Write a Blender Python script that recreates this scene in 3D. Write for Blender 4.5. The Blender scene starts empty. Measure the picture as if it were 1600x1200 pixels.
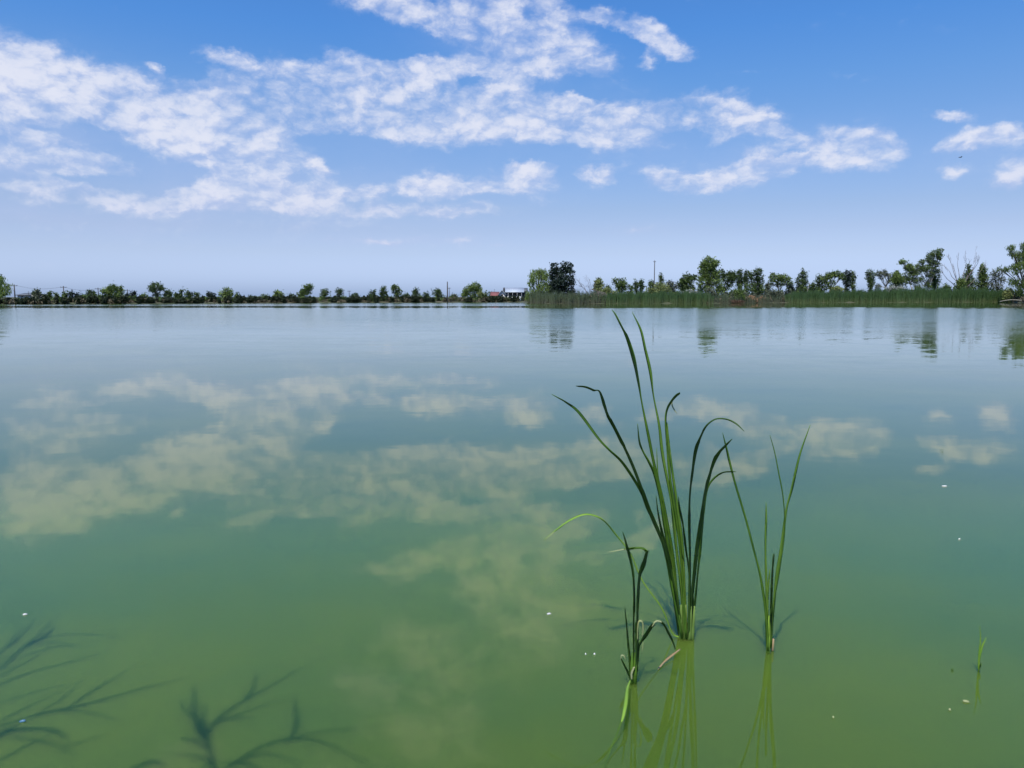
import bpy, math, random
import numpy as np
R = math.radians
scene = bpy.context.scene
COL = scene.collection

# ------------------------------------------------------------------ camera
F = 1209.0                 # focal length in pixels of a 1600 px wide frame
PITCH = 6.42               # degrees below the horizon
H = 1.7                    # eye height above the water
cam_d = bpy.data.cameras.new('camera')
cam = bpy.data.objects.new('camera', cam_d)
COL.objects.link(cam)
cam.location = (0, 0, H)
cam.rotation_euler = (R(90 - PITCH), 0, 0)
cam_d.sensor_width = 36
cam_d.lens = 36 * F / 1600
cam_d.clip_start = 0.05
cam_d.clip_end = 20000
scene.camera = cam
scene.render.resolution_x = 1024
scene.render.resolution_y = 768

SUN = np.array([-0.150, -0.405, 0.902]); SUN /= np.linalg.norm(SUN)
SUN_EL = math.asin(SUN[2]); SUN_AZ = math.atan2(SUN[0], SUN[1])
CP, SP = math.cos(R(PITCH)), math.sin(R(PITCH))

def ray(px, py):
    u, v = (px - 800) / F, (600 - py) / F
    return np.array([u, CP + v * SP, -SP + v * CP])
def at_y(px, py, Y):
    r = ray(px, py); t = Y / r[1]
    return np.array([0, 0, H]) + r * t
def at_water(px, py, z=0.0):
    r = ray(px, py); t = (z - H) / r[2]
    return np.array([0, 0, H]) + r * t
def m_per_px(Y):
    return Y * CP / F

# ------------------------------------------------------------------ view
scene.cycles.denoising_input_passes = 'RGB'
scene.view_settings.view_transform = 'Standard'
scene.view_settings.look = 'None'
scene.view_settings.exposure = 0
scene.view_settings.gamma = 1

# ------------------------------------------------------------------ node helper
class NT:
    def __init__(s, tree):
        s.t = tree; s.n = tree.nodes; s.l = tree.links; s.n.clear()
    def put(s, sock, v):
        if isinstance(v, bpy.types.NodeSocket): s.l.new(v, sock)
        elif v is not None:
            if hasattr(sock.default_value, '__len__'):
                if not hasattr(v, '__len__'): v = (v,) * len(sock.default_value)
                if len(sock.default_value) == 4 and len(v) == 3: v = tuple(v) + (1,)
            sock.default_value = v
    def math(s, op, a, b=None, c=None, clamp=False):
        n = s.n.new('ShaderNodeMath'); n.operation = op; n.use_clamp = clamp
        s.put(n.inputs[0], a)
        if b is not None: s.put(n.inputs[1], b)
        if c is not None: s.put(n.inputs[2], c)
        return n.outputs[0]
    def vmath(s, op, a, b=None, scale=None):
        n = s.n.new('ShaderNodeVectorMath'); n.operation = op
        s.put(n.inputs[0], a)
        if b is not None: s.put(n.inputs[1], b)
        if scale is not None: s.put(n.inputs['Scale'], scale)
        return n.outputs['Value'] if op in ('LENGTH', 'DOT_PRODUCT', 'DISTANCE') else n.outputs[0]
    def noise(s, vec, scale, detail=4, rough=0.5, dist=0.0, color=False, lac=2.0):
        n = s.n.new('ShaderNodeTexNoise'); n.noise_dimensions = '3D'
        if vec is not None: s.l.new(vec, n.inputs['Vector'])
        n.inputs['Scale'].default_value = scale; n.inputs['Detail'].default_value = detail
        n.inputs['Roughness'].default_value = rough; n.inputs['Distortion'].default_value = dist
        n.inputs['Lacunarity'].default_value = lac
        return n.outputs['Color' if color else 'Fac']
    def mapr(s, v, a, b, c=0.0, d=1.0, smooth=False):
        n = s.n.new('ShaderNodeMapRange'); n.clamp = True
        n.interpolation_type = 'SMOOTHSTEP' if smooth else 'LINEAR'
        s.put(n.inputs['Value'], v)
        for k, x in zip(('From Min', 'From Max', 'To Min', 'To Max'), (a, b, c, d)): s.put(n.inputs[k], x)
        return n.outputs['Result']
    def mix(s, f, a, b, mode='MIX'):
        n = s.n.new('ShaderNodeMix'); n.data_type = 'RGBA'; n.blend_type = mode
        s.put(n.inputs['Factor'], f); s.put(n.inputs['A'], None)
        ia = [i for i in n.inputs if i.name == 'A' and i.type == 'RGBA'][0]
        ib = [i for i in n.inputs if i.name == 'B' and i.type == 'RGBA'][0]
        s.put(ia, a); s.put(ib, b)
        return [o for o in n.outputs if o.type == 'RGBA'][0]
    def ramp(s, v, stops, interp='LINEAR'):
        n = s.n.new('ShaderNodeValToRGB'); cr = n.color_ramp; cr.interpolation = interp
        while len(cr.elements) < len(stops): cr.elements.new(0.5)
        for e, (p, c) in zip(cr.elements, stops):
            e.position = p; e.color = tuple(c) + (1,)
        s.put(n.inputs[0], v)
        return n.outputs['Color']
    def xyz(s, x, y, z):
        n = s.n.new('ShaderNodeCombineXYZ')
        for i, v in enumerate((x, y, z)): s.put(n.inputs[i], v)
        return n.outputs[0]
    def sep(s, v):
        n = s.n.new('ShaderNodeSeparateXYZ'); s.l.new(v, n.inputs[0]); return n.outputs

# ------------------------------------------------------------------ sky and clouds (world)
# each cloud bank: direction given as image position, half sizes, tilt (deg, + = rising to the right), weight
CLOUDS = [
 (20,135,75,60,-20,.9),(110,150,95,45,-30,.95),(55,205,100,45,-25,.65),(90,245,140,24,-6,.75),(205,165,85,50,-25,.85),
 (250,190,110,52,-20,1.0),(340,175,130,60,0,.9),(390,215,70,45,0,.75),(440,165,120,60,0,.9),(420,235,30,30,-10,.6),
 (560,150,130,45,12,1.0),(655,125,62,42,10,1.2),(600,185,150,38,0,.8),(720,165,100,40,-12,.7),(560,100,60,22,-20,.5),(480,115,70,22,0,.6),
 (700,200,150,30,-4,.95),(830,200,150,32,-6,.95),(900,165,150,26,-8,.8),(780,150,60,26,-20,.7),(960,205,120,28,-12,.75),
 (1060,180,90,26,-4,.95),(1110,172,60,24,0,1.0),(1175,190,50,24,-10,1.0),(1235,212,55,12,-25,.55),(1130,210,34,15,0,.7),
 (1120,280,95,22,8,.95),(1185,262,80,24,12,.9),(1040,272,40,14,-18,.6),(1290,248,95,22,-4,.8),(1335,218,55,20,-18,.6),
 (495,264,36,20,-25,.85),(400,275,55,26,-10,.7),(350,285,45,20,0,.6),(690,290,60,18,0,.8),(760,292,50,14,0,.5),(815,278,52,28,-10,.95),
 (935,270,38,15,0,.7),(580,294,26,18,-10,.7),(225,312,80,20,4,.55),(300,305,70,20,8,.75),(380,322,90,16,0,.6),(478,308,50,20,0,.8),
 (600,328,48,11,0,.7),(705,330,62,11,-4,.7),(750,322,30,9,-4,.4),(50,290,60,38,0,.55),(140,290,40,26,-50,.45),(25,265,40,24,0,.5),
 (590,10,60,16,-4,.6),(655,22,66,26,-18,.95),(700,42,40,14,-10,.7),(750,18,60,40,-40,.9),(800,55,70,34,-50,.9),(850,95,90,34,-38,.95),
 (920,95,80,30,-28,.85),(770,97,70,22,0,.85),(870,30,40,26,-50,.6),(960,30,46,14,-10,.6),(1000,42,56,20,-25,.85),(1050,66,34,16,-30,.75),(1013,96,22,13,-30,.75),(925,25,30,16,0,.5),
 (350,90,52,12,-14,.65),(243,105,24,9,-20,.5),(30,78,40,14,0,.35),
 (1480,184,32,11,-14,.75),(1530,220,50,16,4,.75),(1485,264,24,12,0,.6),(1590,215,30,18,0,.3),(1592,270,30,26,0,.6),(1320,120,60,8,-10,.16),
 (710,378,22,10,0,.55),(520,379,20,6,0,.3),(600,381,34,6,0,.4),(770,384,30,6,0,.35),(650,376,20,6,0,.2),(1000,355,24,10,0,.22),(1180,110,90,6,0,.08),
 (400,262,60,26,-8,.7),(350,300,70,18,6,.6),(440,312,60,16,0,.6),(540,300,40,14,0,.4),(1060,285,50,16,-6,.6),(1150,275,90,22,6,.6),(700,288,70,18,0,.4),(640,300,30,14,0,.3),(190,318,60,14,0,.5),(60,275,60,30,0,.5),(270,300,50,14,0,.4),(1330,235,70,26,-8,.6),(1520,222,50,16,0,.4),
 # clear lanes between the banks
 (560,238,100,26,0,-.7),(250,150,60,14,20,-.35),(430,205,60,12,-10,-.3),(330,240,70,12,-12,-.4),(160,200,40,10,-20,-.4),(640,245,40,12,0,-.3),(200,285,120,10,0,-.5),(470,285,30,12,0,-.5),(175,222,70,12,-25,-.7),(905,140,80,12,-8,-.9),(735,128,34,12,0,-.7),(110,278,80,10,0,-.5),(840,244,130,12,0,-.7),(300,262,50,12,0,-.5),(1235,238,40,8,10,-.5),(640,72,80,16,-10,-.9),(560,60,120,22,0,-.6),(85,225,30,10,-30,-.5),(985,75,30,12,-30,-.4),(290,110,60,14,-20,-.5),
 (60,198,70,12,-6,-.5),(330,205,50,10,-20,-.3),(520,170,50,8,-8,-.3),(760,185,60,8,-6,-.3),(130,150,30,10,-30,-.3),(790,60,14,20,-40,-.3),
 # above the frame, seen only as reflections
 (211,-372,60,34,0,.8),(330,-440,70,30,10,.5),
 (790,-60,120,60,-20,.95),(880,-90,90,60,-20,.8),(640,-130,110,50,25,.8),(740,-180,160,60,0,.85),(560,-230,150,70,30,.8),
 (690,-330,150,80,20,.8),(500,-430,170,80,20,.65),(300,-620,260,110,10,.7),(1250,-700,250,70,0,.5),(1050,-300,120,50,0,.35),(820,-560,260,70,10,.5),
]
VEILS = [(330,235,420,110,-4,1.0),(100,270,260,110,0,1.0),(820,195,330,60,-6,.9),(1200,250,190,50,4,.8),(1540,230,110,50,0,.7),(780,70,220,80,-20,.7),(350,320,350,60,0,.8),(700,300,260,40,0,.5),(640,380,200,12,0,.8),(520,345,300,26,0,.7),(60,340,160,30,0,.6),(720,376,30,12,0,.9),(1000,355,60,14,0,.5)]
world = bpy.data.worlds.new("World"); scene.world = world; world.use_nodes = True
w = NT(world.node_tree)
tc = w.n.new('ShaderNodeTexCoord')
dirv = w.vmath('NORMALIZE', tc.outputs['Generated'])
dx, dy, dz = w.sep(dirv)[0:3]
az = w.math('ARCTAN2', dx, dy)
el = w.math('ARCSINE', dz)
P0 = w.xyz(az, el, 0.0)
# ragged edges: push the lookup about with noise
wv = w.noise(w.vmath('MULTIPLY', P0, (1, 1.7, 1)), 12, 5, 0.6, color=True)
wv = w.vmath('MULTIPLY', w.vmath('SUBTRACT', wv, (.5, .5, .5)), (0.070, 0.034, 0))
wv2 = w.noise(w.vmath('MULTIPLY', P0, (1, 1.3, 1)), 55, 5, 0.62, color=True)
wv2 = w.vmath('MULTIPLY', w.vmath('SUBTRACT', wv2, (.5, .5, .5)), (0.020, 0.013, 0))
P = w.vmath('ADD', w.vmath('ADD', P0, wv), wv2)
def blob(cx, cy, rx, ry, ang, wt, acc, k):
    d = ray(cx, cy); d = d / np.linalg.norm(d)
    a0, e0 = math.atan2(d[0], d[1]), math.asin(d[2])
    q = (((cx - 800) / F) ** 2 + ((cy - 600) / F) ** 2 + 1)
    m = w.n.new('ShaderNodeMapping'); m.vector_type = 'TEXTURE'
    m.inputs['Location'].default_value = (a0, e0, 0)
    m.inputs['Rotation'].default_value = (0, 0, R(ang))
    m.inputs['Scale'].default_value = (k * rx / F / math.sqrt(q), k * ry / F / math.sqrt(q), 1)
    w.l.new(P, m.inputs['Vector'])
    g = w.n.new('ShaderNodeTexGradient'); g.gradient_type = 'QUADRATIC_SPHERE'
    w.l.new(m.outputs[0], g.inputs[0])
    return w.math('MULTIPLY', g.outputs['Fac'], wt) if acc is None else w.math('MULTIPLY_ADD', g.outputs['Fac'], wt, acc)
acc = None
for (cx, cy, rx, ry, ang, wt) in CLOUDS:
    acc = blob(cx, cy, rx, ry, ang, wt * (2.1 if rx > 75 or wt < 0 else 2.6), acc, 1.55 if rx > 75 else 1.8)
acc = w.math('MINIMUM', acc, 1.0)
veil = None
for b_ in VEILS: veil = blob(*b_, veil, 1.6)
Q = w.vmath('MULTIPLY', w.vmath('ADD', P0, w.vmath('SCALE', wv, scale=0.6)), (1, 1.6, 1))
def billow(q):
    fb = w.noise(q, 11.5, 10, 0.585)
    vo = w.n.new('ShaderNodeTexVoronoi'); vo.feature = 'SMOOTH_F1'; vo.voronoi_dimensions = '2D'; vo.inputs['Scale'].default_value = 30
    vo.inputs['Smoothness'].default_value = 0.35; vo.inputs['Detail'].default_value = 3; vo.inputs['Roughness'].default_value = 0.55; vo.inputs['Lacunarity'].default_value = 2.1
    w.l.new(w.vmath('ADD', q, w.vmath('SCALE', wv2, scale=0.8)), vo.inputs['Vector'])
    pf = w.math('SUBTRACT', 0.5, vo.outputs['Distance'])
    return w.math('ADD', w.math('MULTIPLY', w.math('SUBTRACT', fb, 0.5), 3.1), w.math('MULTIPLY', pf, 0.50))
bil = billow(Q)
bil2 = billow(w.vmath('ADD', Q, (-0.005, 0.011, 0)))
dens = w.math('ADD', w.math('MULTIPLY', acc, 1.06), bil)
dens = w.math('ADD', dens, 0.16)
thick = w.math('MULTIPLY', w.math('SUBTRACT', w.noise(Q, 4.5, 3, 0.5), 0.5), 1.5)
puffs = None
for b_ in [(665,118,34,24,0,1.),(635,132,46,18,10,.8),(590,150,60,16,8,.6),(412,215,26,22,0,.8),(240,188,44,20,-10,.7),(20,150,34,30,0,.7),(130,108,32,14,-10,.7),(95,150,34,16,-20,.5),
           (1150,186,40,16,-8,.9),(1085,186,34,14,0,.7),(1190,182,22,12,0,.7),(205,205,60,14,-20,.5),(870,205,70,14,-6,.6),(720,200,60,14,-4,.5),(300,155,50,14,-6,.5),(815,275,30,20,0,.7),(492,262,22,14,-30,.8),
           (850,95,50,16,-36,.6),(650,20,34,14,-18,.6),(795,50,30,26,-50,.5),(1010,42,30,12,-20,.5),(1120,272,60,12,6,.5),(1280,244,40,10,0,.4),(470,305,22,10,0,.5),(690,288,34,10,0,.5),(55,175,26,12,-40,.6),(360,150,40,12,0,.5)]:
    puffs = blob(*b_, puffs, 1.6)
dens = w.math('ADD', w.math('ADD', dens, thick), w.math('MULTIPLY', puffs, 0.85))
alpha = w.math('ADD', w.mapr(dens, 0.0, 1.5, 0.0, 0.68, smooth=True), w.mapr(dens, 0.85, 1.85, 0.0, 0.27, smooth=True))
present = w.mapr(w.math('ADD', acc, w.math('MULTIPLY', bil, 0.18)), 0.02, 0.42, 0, 1, smooth=True)
alpha = w.math('MULTIPLY', alpha, present)
va = w.math('MULTIPLY', w.mapr(veil, 0, 1.0, 0, 0.42), w.mapr(w.noise(Q, 8, 6, 0.55), .32, .68, .25, 1))
alpha = w.math('SUBTRACT', 1.0, w.math('MULTIPLY', w.math('SUBTRACT', 1.0, alpha), w.math('SUBTRACT', 1.0, va)))
# side of each billow turned to the sun is brighter
lit = w.math('ADD', w.math('MULTIPLY', w.math('SUBTRACT', bil, bil2), 1.0), w.math('MULTIPLY', dens, 0.48))
lit = w.mapr(lit, -0.1, 0.95, 0, 1, smooth=True)
cloud = w.mix(lit, (0.48, 0.575, 0.84), (0.77, 0.80, 0.925))
low = w.mapr(el, 0.02, 0.16, 1.0, 0.0, smooth=True)
cloud = w.mix(w.math('MULTIPLY', low, 0.55), cloud, (0.52, 0.58, 0.83))

sky = w.n.new('ShaderNodeTexSky'); sky.sky_type = 'NISHITA'; sky.sun_disc = False
sky.sun_elevation = SUN_EL; sky.sun_rotation = SUN_AZ % (2 * math.pi)
sky.air_density = 1.0; sky.dust_density = 1.0; sky.ozone_density = 2.0
SKY_S = 0.10
skyc = w.vmath('SCALE', sky.outputs['Color'], scale=SKY_S)
TS = [(0.0, (0.56, 0.735, 1.30)), (0.02, (0.56, 0.69, 1.18)), (0.036, (0.555, 0.635, 1.02)), (0.056, (0.545, 0.58, 0.84)), (0.083, (0.525, 0.535, 0.72)), (0.109, (0.50, 0.525, 0.68)),
      (0.221, (0.39, 0.55, 0.75)), (0.254, (0.35, 0.558, 0.788)), (0.314, (0.28, 0.55, 0.85)), (0.6, (0.20, 0.48, 0.90)), (1.0, (0.19, 0.47, 0.90))]
tint = w.ramp(w.mapr(el, 0.0, 1.0), [(p_, tuple(x / 1.3 for x in c_)) for p_, c_ in TS])
skyc = w.vmath('MULTIPLY', skyc, w.vmath('SCALE', tint, scale=2.6))
final = w.mix(alpha, skyc, cloud)
bg = w.n.new('ShaderNodeBackground')
w.l.new(w.vmath('SCALE', final, scale=10.0), bg.inputs['Color'])
bg.inputs['Strength'].default_value = 0.1
out = w.n.new('ShaderNodeOutputWorld'); w.l.new(bg.outputs[0], out.inputs['Surface'])
world.cycles.sampling_method = 'MANUAL'; world.cycles.sample_map_resolution = 512

# ------------------------------------------------------------------ sun
sl = bpy.data.lights.new('sun', 'SUN'); sl.energy = 5.0; sl.angle = R(0.5); sl.color = (1.0, 0.955, 0.88)
so = bpy.data.objects.new('sun', sl); COL.objects.link(so)
from mathutils import Vector
so.rotation_euler = Vector(SUN).to_track_quat('Z', 'Y').to_euler()
so.location = (-10, -25, 60)

# ------------------------------------------------------------------ object helpers
def tag(o, label=None, cat=None, group=None, kind=None):
    if label: o['label'] = label
    if cat: o['category'] = cat
    if group: o['group'] = group
    if kind: o['kind'] = kind
    return o
def empty(name, loc, label, cat, group=None):
    o = bpy.data.objects.new(name, None); COL.objects.link(o); o.location = tuple(float(v) for v in loc)
    o.empty_display_size = 0.3
    return tag(o, label, cat, group)
def mesh_np(name, V, Fq, mat, parent=None, smooth=False):
    """V (n,3), Fq list of (m,k) int arrays"""
    me = bpy.data.meshes.new(name)
    if not isinstance(Fq, (list, tuple)): Fq = [Fq]
    Fq = [f for f in Fq if len(f)]
    V = np.asarray(V, dtype=np.float32)
    if parent is not None: V = V - np.array(parent.location, dtype=np.float32)
    me.vertices.add(len(V)); me.vertices.foreach_set('co', V.ravel())
    loops = np.concatenate([f.ravel() for f in Fq]).astype(np.int32)
    sizes = np.concatenate([np.full(len(f), f.shape[1], np.int32) for f in Fq])
    starts = np.concatenate([[0], np.cumsum(sizes)[:-1]]).astype(np.int32)
    me.loops.add(len(loops)); me.loops.foreach_set('vertex_index', loops)
    me.polygons.add(len(sizes)); me.polygons.foreach_set('loop_start', starts)
    try: me.polygons.foreach_set('loop_total', sizes)
    except Exception: pass
    me.update(calc_edges=True); me.validate()
    if smooth: me.polygons.foreach_set('use_smooth', np.ones(len(sizes), bool))
    if mat: me.materials.append(mat)
    o = bpy.data.objects.new(name, me); COL.objects.link(o)
    if parent is not None: o.parent = parent
    return o
class MB:
    def __init__(s): s.v = []; s.q = []; s.t = []; s.n = 0
    def add(s, V, Q=None, T=None):
        V = np.asarray(V, float)
        if Q is not None and len(Q): s.q.append(np.asarray(Q, int) + s.n)
        if T is not None and len(T): s.t.append(np.asarray(T, int) + s.n)
        s.v.append(V); s.n += len(V)
    def tube(s, pts, rad, sides=6):
        pts = np.asarray(pts, float); n = len(pts)
        rad = np.full(n, rad) if np.isscalar(rad) else np.asarray(rad, float)
        V = []; 
        T = np.gradient(pts, axis=0); T /= np.linalg.norm(T, axis=1)[:, None] + 1e-9
        a = np.array([0.0, 1, 0]) if abs(T[0][1]) < 0.8 else np.array([1.0, 0, 0])
        for i in range(n):
            u = np.cross(T[i], a); u /= np.linalg.norm(u) + 1e-9; v = np.cross(T[i], u)
            for k in range(sides):
                th = 2 * math.pi * k / sides
                V.append(pts[i] + rad[i] * (math.cos(th) * u + math.sin(th) * v))
        Q = [[i * sides + k, i * sides + (k + 1) % sides, (i + 1) * sides + (k + 1) % sides, (i + 1) * sides + k]
             for i in range(n - 1) for k in range(sides)]
        c = len(V); V += [pts[0], pts[-1]]
        Tr = [[c, (k + 1) % sides, k] for k in range(sides)] + [[c + 1, (n - 1) * sides + k, (n - 1) * sides + (k + 1) % sides] for k in range(sides)]
        s.add(V, Q, Tr)
    def box(s, c, sz, rz=0.0):
        c = np.asarray(c, float); h = np.asarray(sz, float) / 2
        V = np.array([[x, y, z] for x in (-1, 1) for y in (-1, 1) for z in (-1, 1)], float) * h
        cr, sr = math.cos(rz), math.sin(rz)
        V = np.stack([V[:, 0] * cr - V[:, 1] * sr, V[:, 0] * sr + V[:, 1] * cr, V[:, 2]], 1) + c
        s.add(V, [[0, 1, 3, 2], [4, 6, 7, 5], [0, 4, 5, 1], [2, 3, 7, 6], [0, 2, 6, 4], [1, 5, 7, 3]])
    def build(s, name, mat, parent=None, smooth=False):
        F_ = []
        if s.q: F_.append(np.concatenate(s.q))
        if s.t: F_.append(np.concatenate(s.t))
        return mesh_np(name, np.concatenate(s.v), F_, mat, parent, smooth)

def new_mat(name):
    m = bpy.data.materials.new(name); m.use_nodes = True
    n = NT(m.node_tree); o = n.n.new('ShaderNodeOutputMaterial')
    return m, n, o
def principled(n, o, **kw):
    b = n.n.new('ShaderNodeBsdfPrincipled')
    for k, v in kw.items(): n.put(b.inputs[k.replace('_', ' ')], v)
    n.l.new(b.outputs[0], o.inputs['Surface'])
    return b
def plain(name, col, rough=0.7, var=0.15, scale=3.0, metallic=0.0):
    m, n, o = new_mat(name)
    g = n.n.new('ShaderNodeNewGeometry')
    f = n.noise(g.outputs['Position'], scale, 4, 0.6)
    c = n.mix(f, tuple(x * (1 - var) for x in col), tuple(min(1, x * (1 + var)) for x in col))
    principled(n, o, Base_Color=c, Roughness=rough, Metallic=metallic)
    return m

def foliage_mat(name, dark, light, scale=0.9, transl=0.25):
    m, n, o = new_mat(name)
    g = n.n.new('ShaderNodeNewGeometry')
    f = n.noise(g.outputs['Position'], scale, 3, 0.6)
    r = g.outputs['Random Per Island']
    k = n.math('ADD', n.math('MULTIPLY', n.mapr(f, .3, .7), 0.65), n.math('MULTIPLY', r, 0.35))
    c = n.mix(k, dark, light)
    b = n.n.new('ShaderNodeBsdfPrincipled'); n.l.new(c, b.inputs['Base Color']); b.inputs['Roughness'].default_value = 0.65
    b.inputs['Specular IOR Level'].default_value = 0.25
    t = n.n.new('ShaderNodeBsdfTranslucent'); n.l.new(c, t.inputs['Color'])
    mx = n.n.new('ShaderNodeMixShader'); mx.inputs[0].default_value = transl
    n.l.new(b.outputs[0], mx.inputs[1]); n.l.new(t.outputs[0], mx.inputs[2]); n.l.new(mx.outputs[0], o.inputs['Surface'])
    return m
FOL = {
 'black': foliage_mat('leaf_black_green', (0.010, 0.022, 0.016), (0.030, 0.050, 0.032)),
 'dark': foliage_mat('leaf_dark_green', (0.028, 0.050, 0.016), (0.096, 0.145, 0.040)),
 'hedge': foliage_mat('leaf_hedge', (0.008, 0.014, 0.007), (0.034, 0.048, 0.018)),
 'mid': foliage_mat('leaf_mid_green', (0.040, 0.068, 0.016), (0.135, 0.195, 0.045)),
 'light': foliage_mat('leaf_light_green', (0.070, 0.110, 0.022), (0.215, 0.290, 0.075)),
 'yellow': foliage_mat('leaf_yellow_green', (0.130, 0.165, 0.045), (0.270, 0.300, 0.110)),
 'grey': foliage_mat('leaf_grey_green', (0.060, 0.075, 0.045), (0.170, 0.190, 0.120)),
 'brown': foliage_mat('leaf_brown_dry', (0.060, 0.050, 0.030), (0.200, 0.170, 0.105)),
 'orange': foliage_mat('leaf_orange_dry', (0.20, 0.11, 0.055), (0.48, 0.31, 0.18)),
 'red': foliage_mat('leaf_red_brown', (0.06, 0.042, 0.028), (0.17, 0.095, 0.055)),
 'pale': foliage_mat('leaf_pale_silver', (0.20, 0.215, 0.17), (0.46, 0.47, 0.42)),
}
BARK = plain('bark', (0.075, 0.060, 0.045), 0.9, 0.5, 4)
BARK_PALE = plain('bark_pale', (0.30, 0.27, 0.22), 0.9, 0.35, 3)
BARK_DEAD = plain('bark_dead', (0.16, 0.135, 0.12), 0.9, 0.4, 3)

rng = np.random.default_rng(7)
def leaves(lobes, n, size, droop=0.0, seed=0, shell=0.45):
    """leaf-shaped quads through a set of ellipsoids (centre, radii)"""
    g = np.random.default_rng(seed)
    vol = np.array([l[1][0] * l[1][2] for l in lobes]); vol = vol / vol.sum()
    idx = g.choice(len(lobes), n, p=vol)
    C0 = np.array([l[0] for l in lobes])[idx]; Rr = np.array([l[1] for l in lobes])[idx]
    d = g.normal(size=(n, 3)); d /= np.linalg.norm(d, axis=1)[:, None]
    # uneven outline: bumps that belong to the direction on each lobe
    ph = g.uniform(0, 6.28, (len(lobes), 4))[idx]
    bump = 0.86 + 0.14 * np.sin(d[:, 0] * 5 + ph[:, 0]) * np.sin(d[:, 2] * 6 + ph[:, 1]) + 0.10 * np.sin(d[:, 1] * 7 + ph[:, 2]) + 0.08 * np.sin(d[:, 0] * 11 + d[:, 2] * 13 + ph[:, 3])
    r = (shell + (1 - shell) * g.random(n) ** 0.6) * bump
    # twigs: leaves gather in small clumps
    c = C0 + d * Rr * r[:, None]
    k = max(1, n // 14); cc = c[g.choice(n, k, replace=False)]
    own = g.integers(0, k, n); near = g.random(n) < 0.62
    c[near] = cc[own[near]] + g.normal(size=(near.sum(), 3)) * size * 1.25
    nrm = g.normal(size=(n, 3)) + np.array([0, 0, 0.55]) + d * 0.5
    nrm /= np.linalg.norm(nrm, axis=1)[:, None]
    a = g.normal(size=(n, 3)); a[:, 2] -= droop * 4
    u = np.cross(nrm, a); u /= np.linalg.norm(u, axis=1)[:, None] + 1e-9
    v = np.cross(u, nrm)
    if droop > 0: v = v * 0.4 + np.array([0, 0, -1]) * 0.9
    s = size * g.uniform(0.6, 1.35, n)[:, None]
    asp = 0.5 if droop == 0 else 0.3
    V = np.stack([c - v * s, c + u * s * asp, c + v * s, c - u * s * asp], 1).reshape(-1, 3)
    Fq = np.arange(4 * n).reshape(-1, 4)
    return V, Fq

G0 = 0.35  # level of the land round the lake
def limbs(mb, base, lobes, r0, seed, lean=0.0):
    g = np.random.default_rng(seed)
    top = max(lobes, key=lambda l: l[0][2])[0]
    low = min(l[0][2] - l[1][2] for l in lobes)
    zf = max(base[2] + 0.4, min(low + 0.15 * (top[2] - low), top[2] - 0.5))
    fork = base + (top - base) * ((zf - base[2]) / max(0.1, top[2] - base[2])) + np.array([g.normal() * 0.15, 0, 0])
    mb.tube([base - [0, 0, 0.4], base * 0.6 + fork * 0.4 + [g.normal() * .08, 0, 0], fork], [r0, r0 * 0.8, r0 * 0.65], 7)
    for l in lobes:
        e = l[0] + np.array([0, 0, l[1][2] * 0.35])
        mid = fork * 0.5 + l[0] * 0.5 + g.normal(size=3) * 0.12 * (l[1][0] + 0.3)
        mb.tube([fork - [0, 0, 0.1], mid, l[0], e], [r0 * 0.55, r0 * 0.38, r0 * 0.22, r0 * 0.08], 5)
        for _ in range(3):
            d = g.normal(size=3); d[2] = abs(d[2]); d /= np.linalg.norm(d)
            mb.tube([mid, l[0] + d * l[1] * 0.5, l[0] + d * l[1] * 0.95], [r0 * 0.22, r0 * 0.12, r0 * 0.03], 4)

def lobes_px(spec, Y, depth=0.8):
    """spec: (x, y, rx, ry) in photo pixels measured at distance Y -> ellipsoids in metres"""
    s = m_per_px(Y); L = []
    for i, (x, y, rx, ry) in enumerate(spec):
        c = at_y(x, y, Y + ((i * 37) % 5 - 2) * 0.12 * rx * s)
        L.append((c, np.array([rx * s, rx * s * depth, ry * s]) * 1.14))
    return L
def auto_spec(kind, x, top, wd, base, seed):
    g = np.random.default_rng(seed); h = base - top; S = []
    if kind == 'round':
        S.append((x + g.uniform(-.08, .08) * wd, top + h * .40, wd * .30, h * .30))
        for _ in range(8):
            fy = g.uniform(.14, .88); S.append((x + g.uniform(-.38, .38) * wd * (1 - .35 * abs(fy - .5)), top + h * fy, wd * g.uniform(.11, .23), h * g.uniform(.10, .19)))
    elif kind == 'umbrella':
        for k in range(6):
            u = (k - 2.5) / 2.5
            S.append((x + u * wd * .37, top + h * (.22 + .16 * u * u + g.uniform(-.04, .06)), wd * g.uniform(.15, .22), h * g.uniform(.17, .24)))
        S.append((x + g.uniform(-.1, .1) * wd, top + h * .5, wd * .2, h * .18))
    elif kind == 'column':
        for k in range(6):
            f = k / 5
            S.append((x + g.uniform(-.12, .12) * wd, top + h * (.10 + .76 * f), wd * (.26 + .20 * math.sin(math.pi * min(1, f + .2))), h * .15))
    elif kind == 'cone':
        for k in range(6):
            f = k / 5
            S.append((x + g.uniform(-.08, .08) * wd, top + h * (.08 + .78 * f), wd * (.12 + .34 * f ** .7), h * .14))
    elif kind == 'bush':
        for _ in range(5):
            S.append((x + g.uniform(-.34, .34) * wd, base - h * g.uniform(.25, .62), wd * g.uniform(.18, .28), h * g.uniform(.28, .38)))
        S.append((x, top + h * .5, wd * .25, h * .48))
    return S

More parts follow.
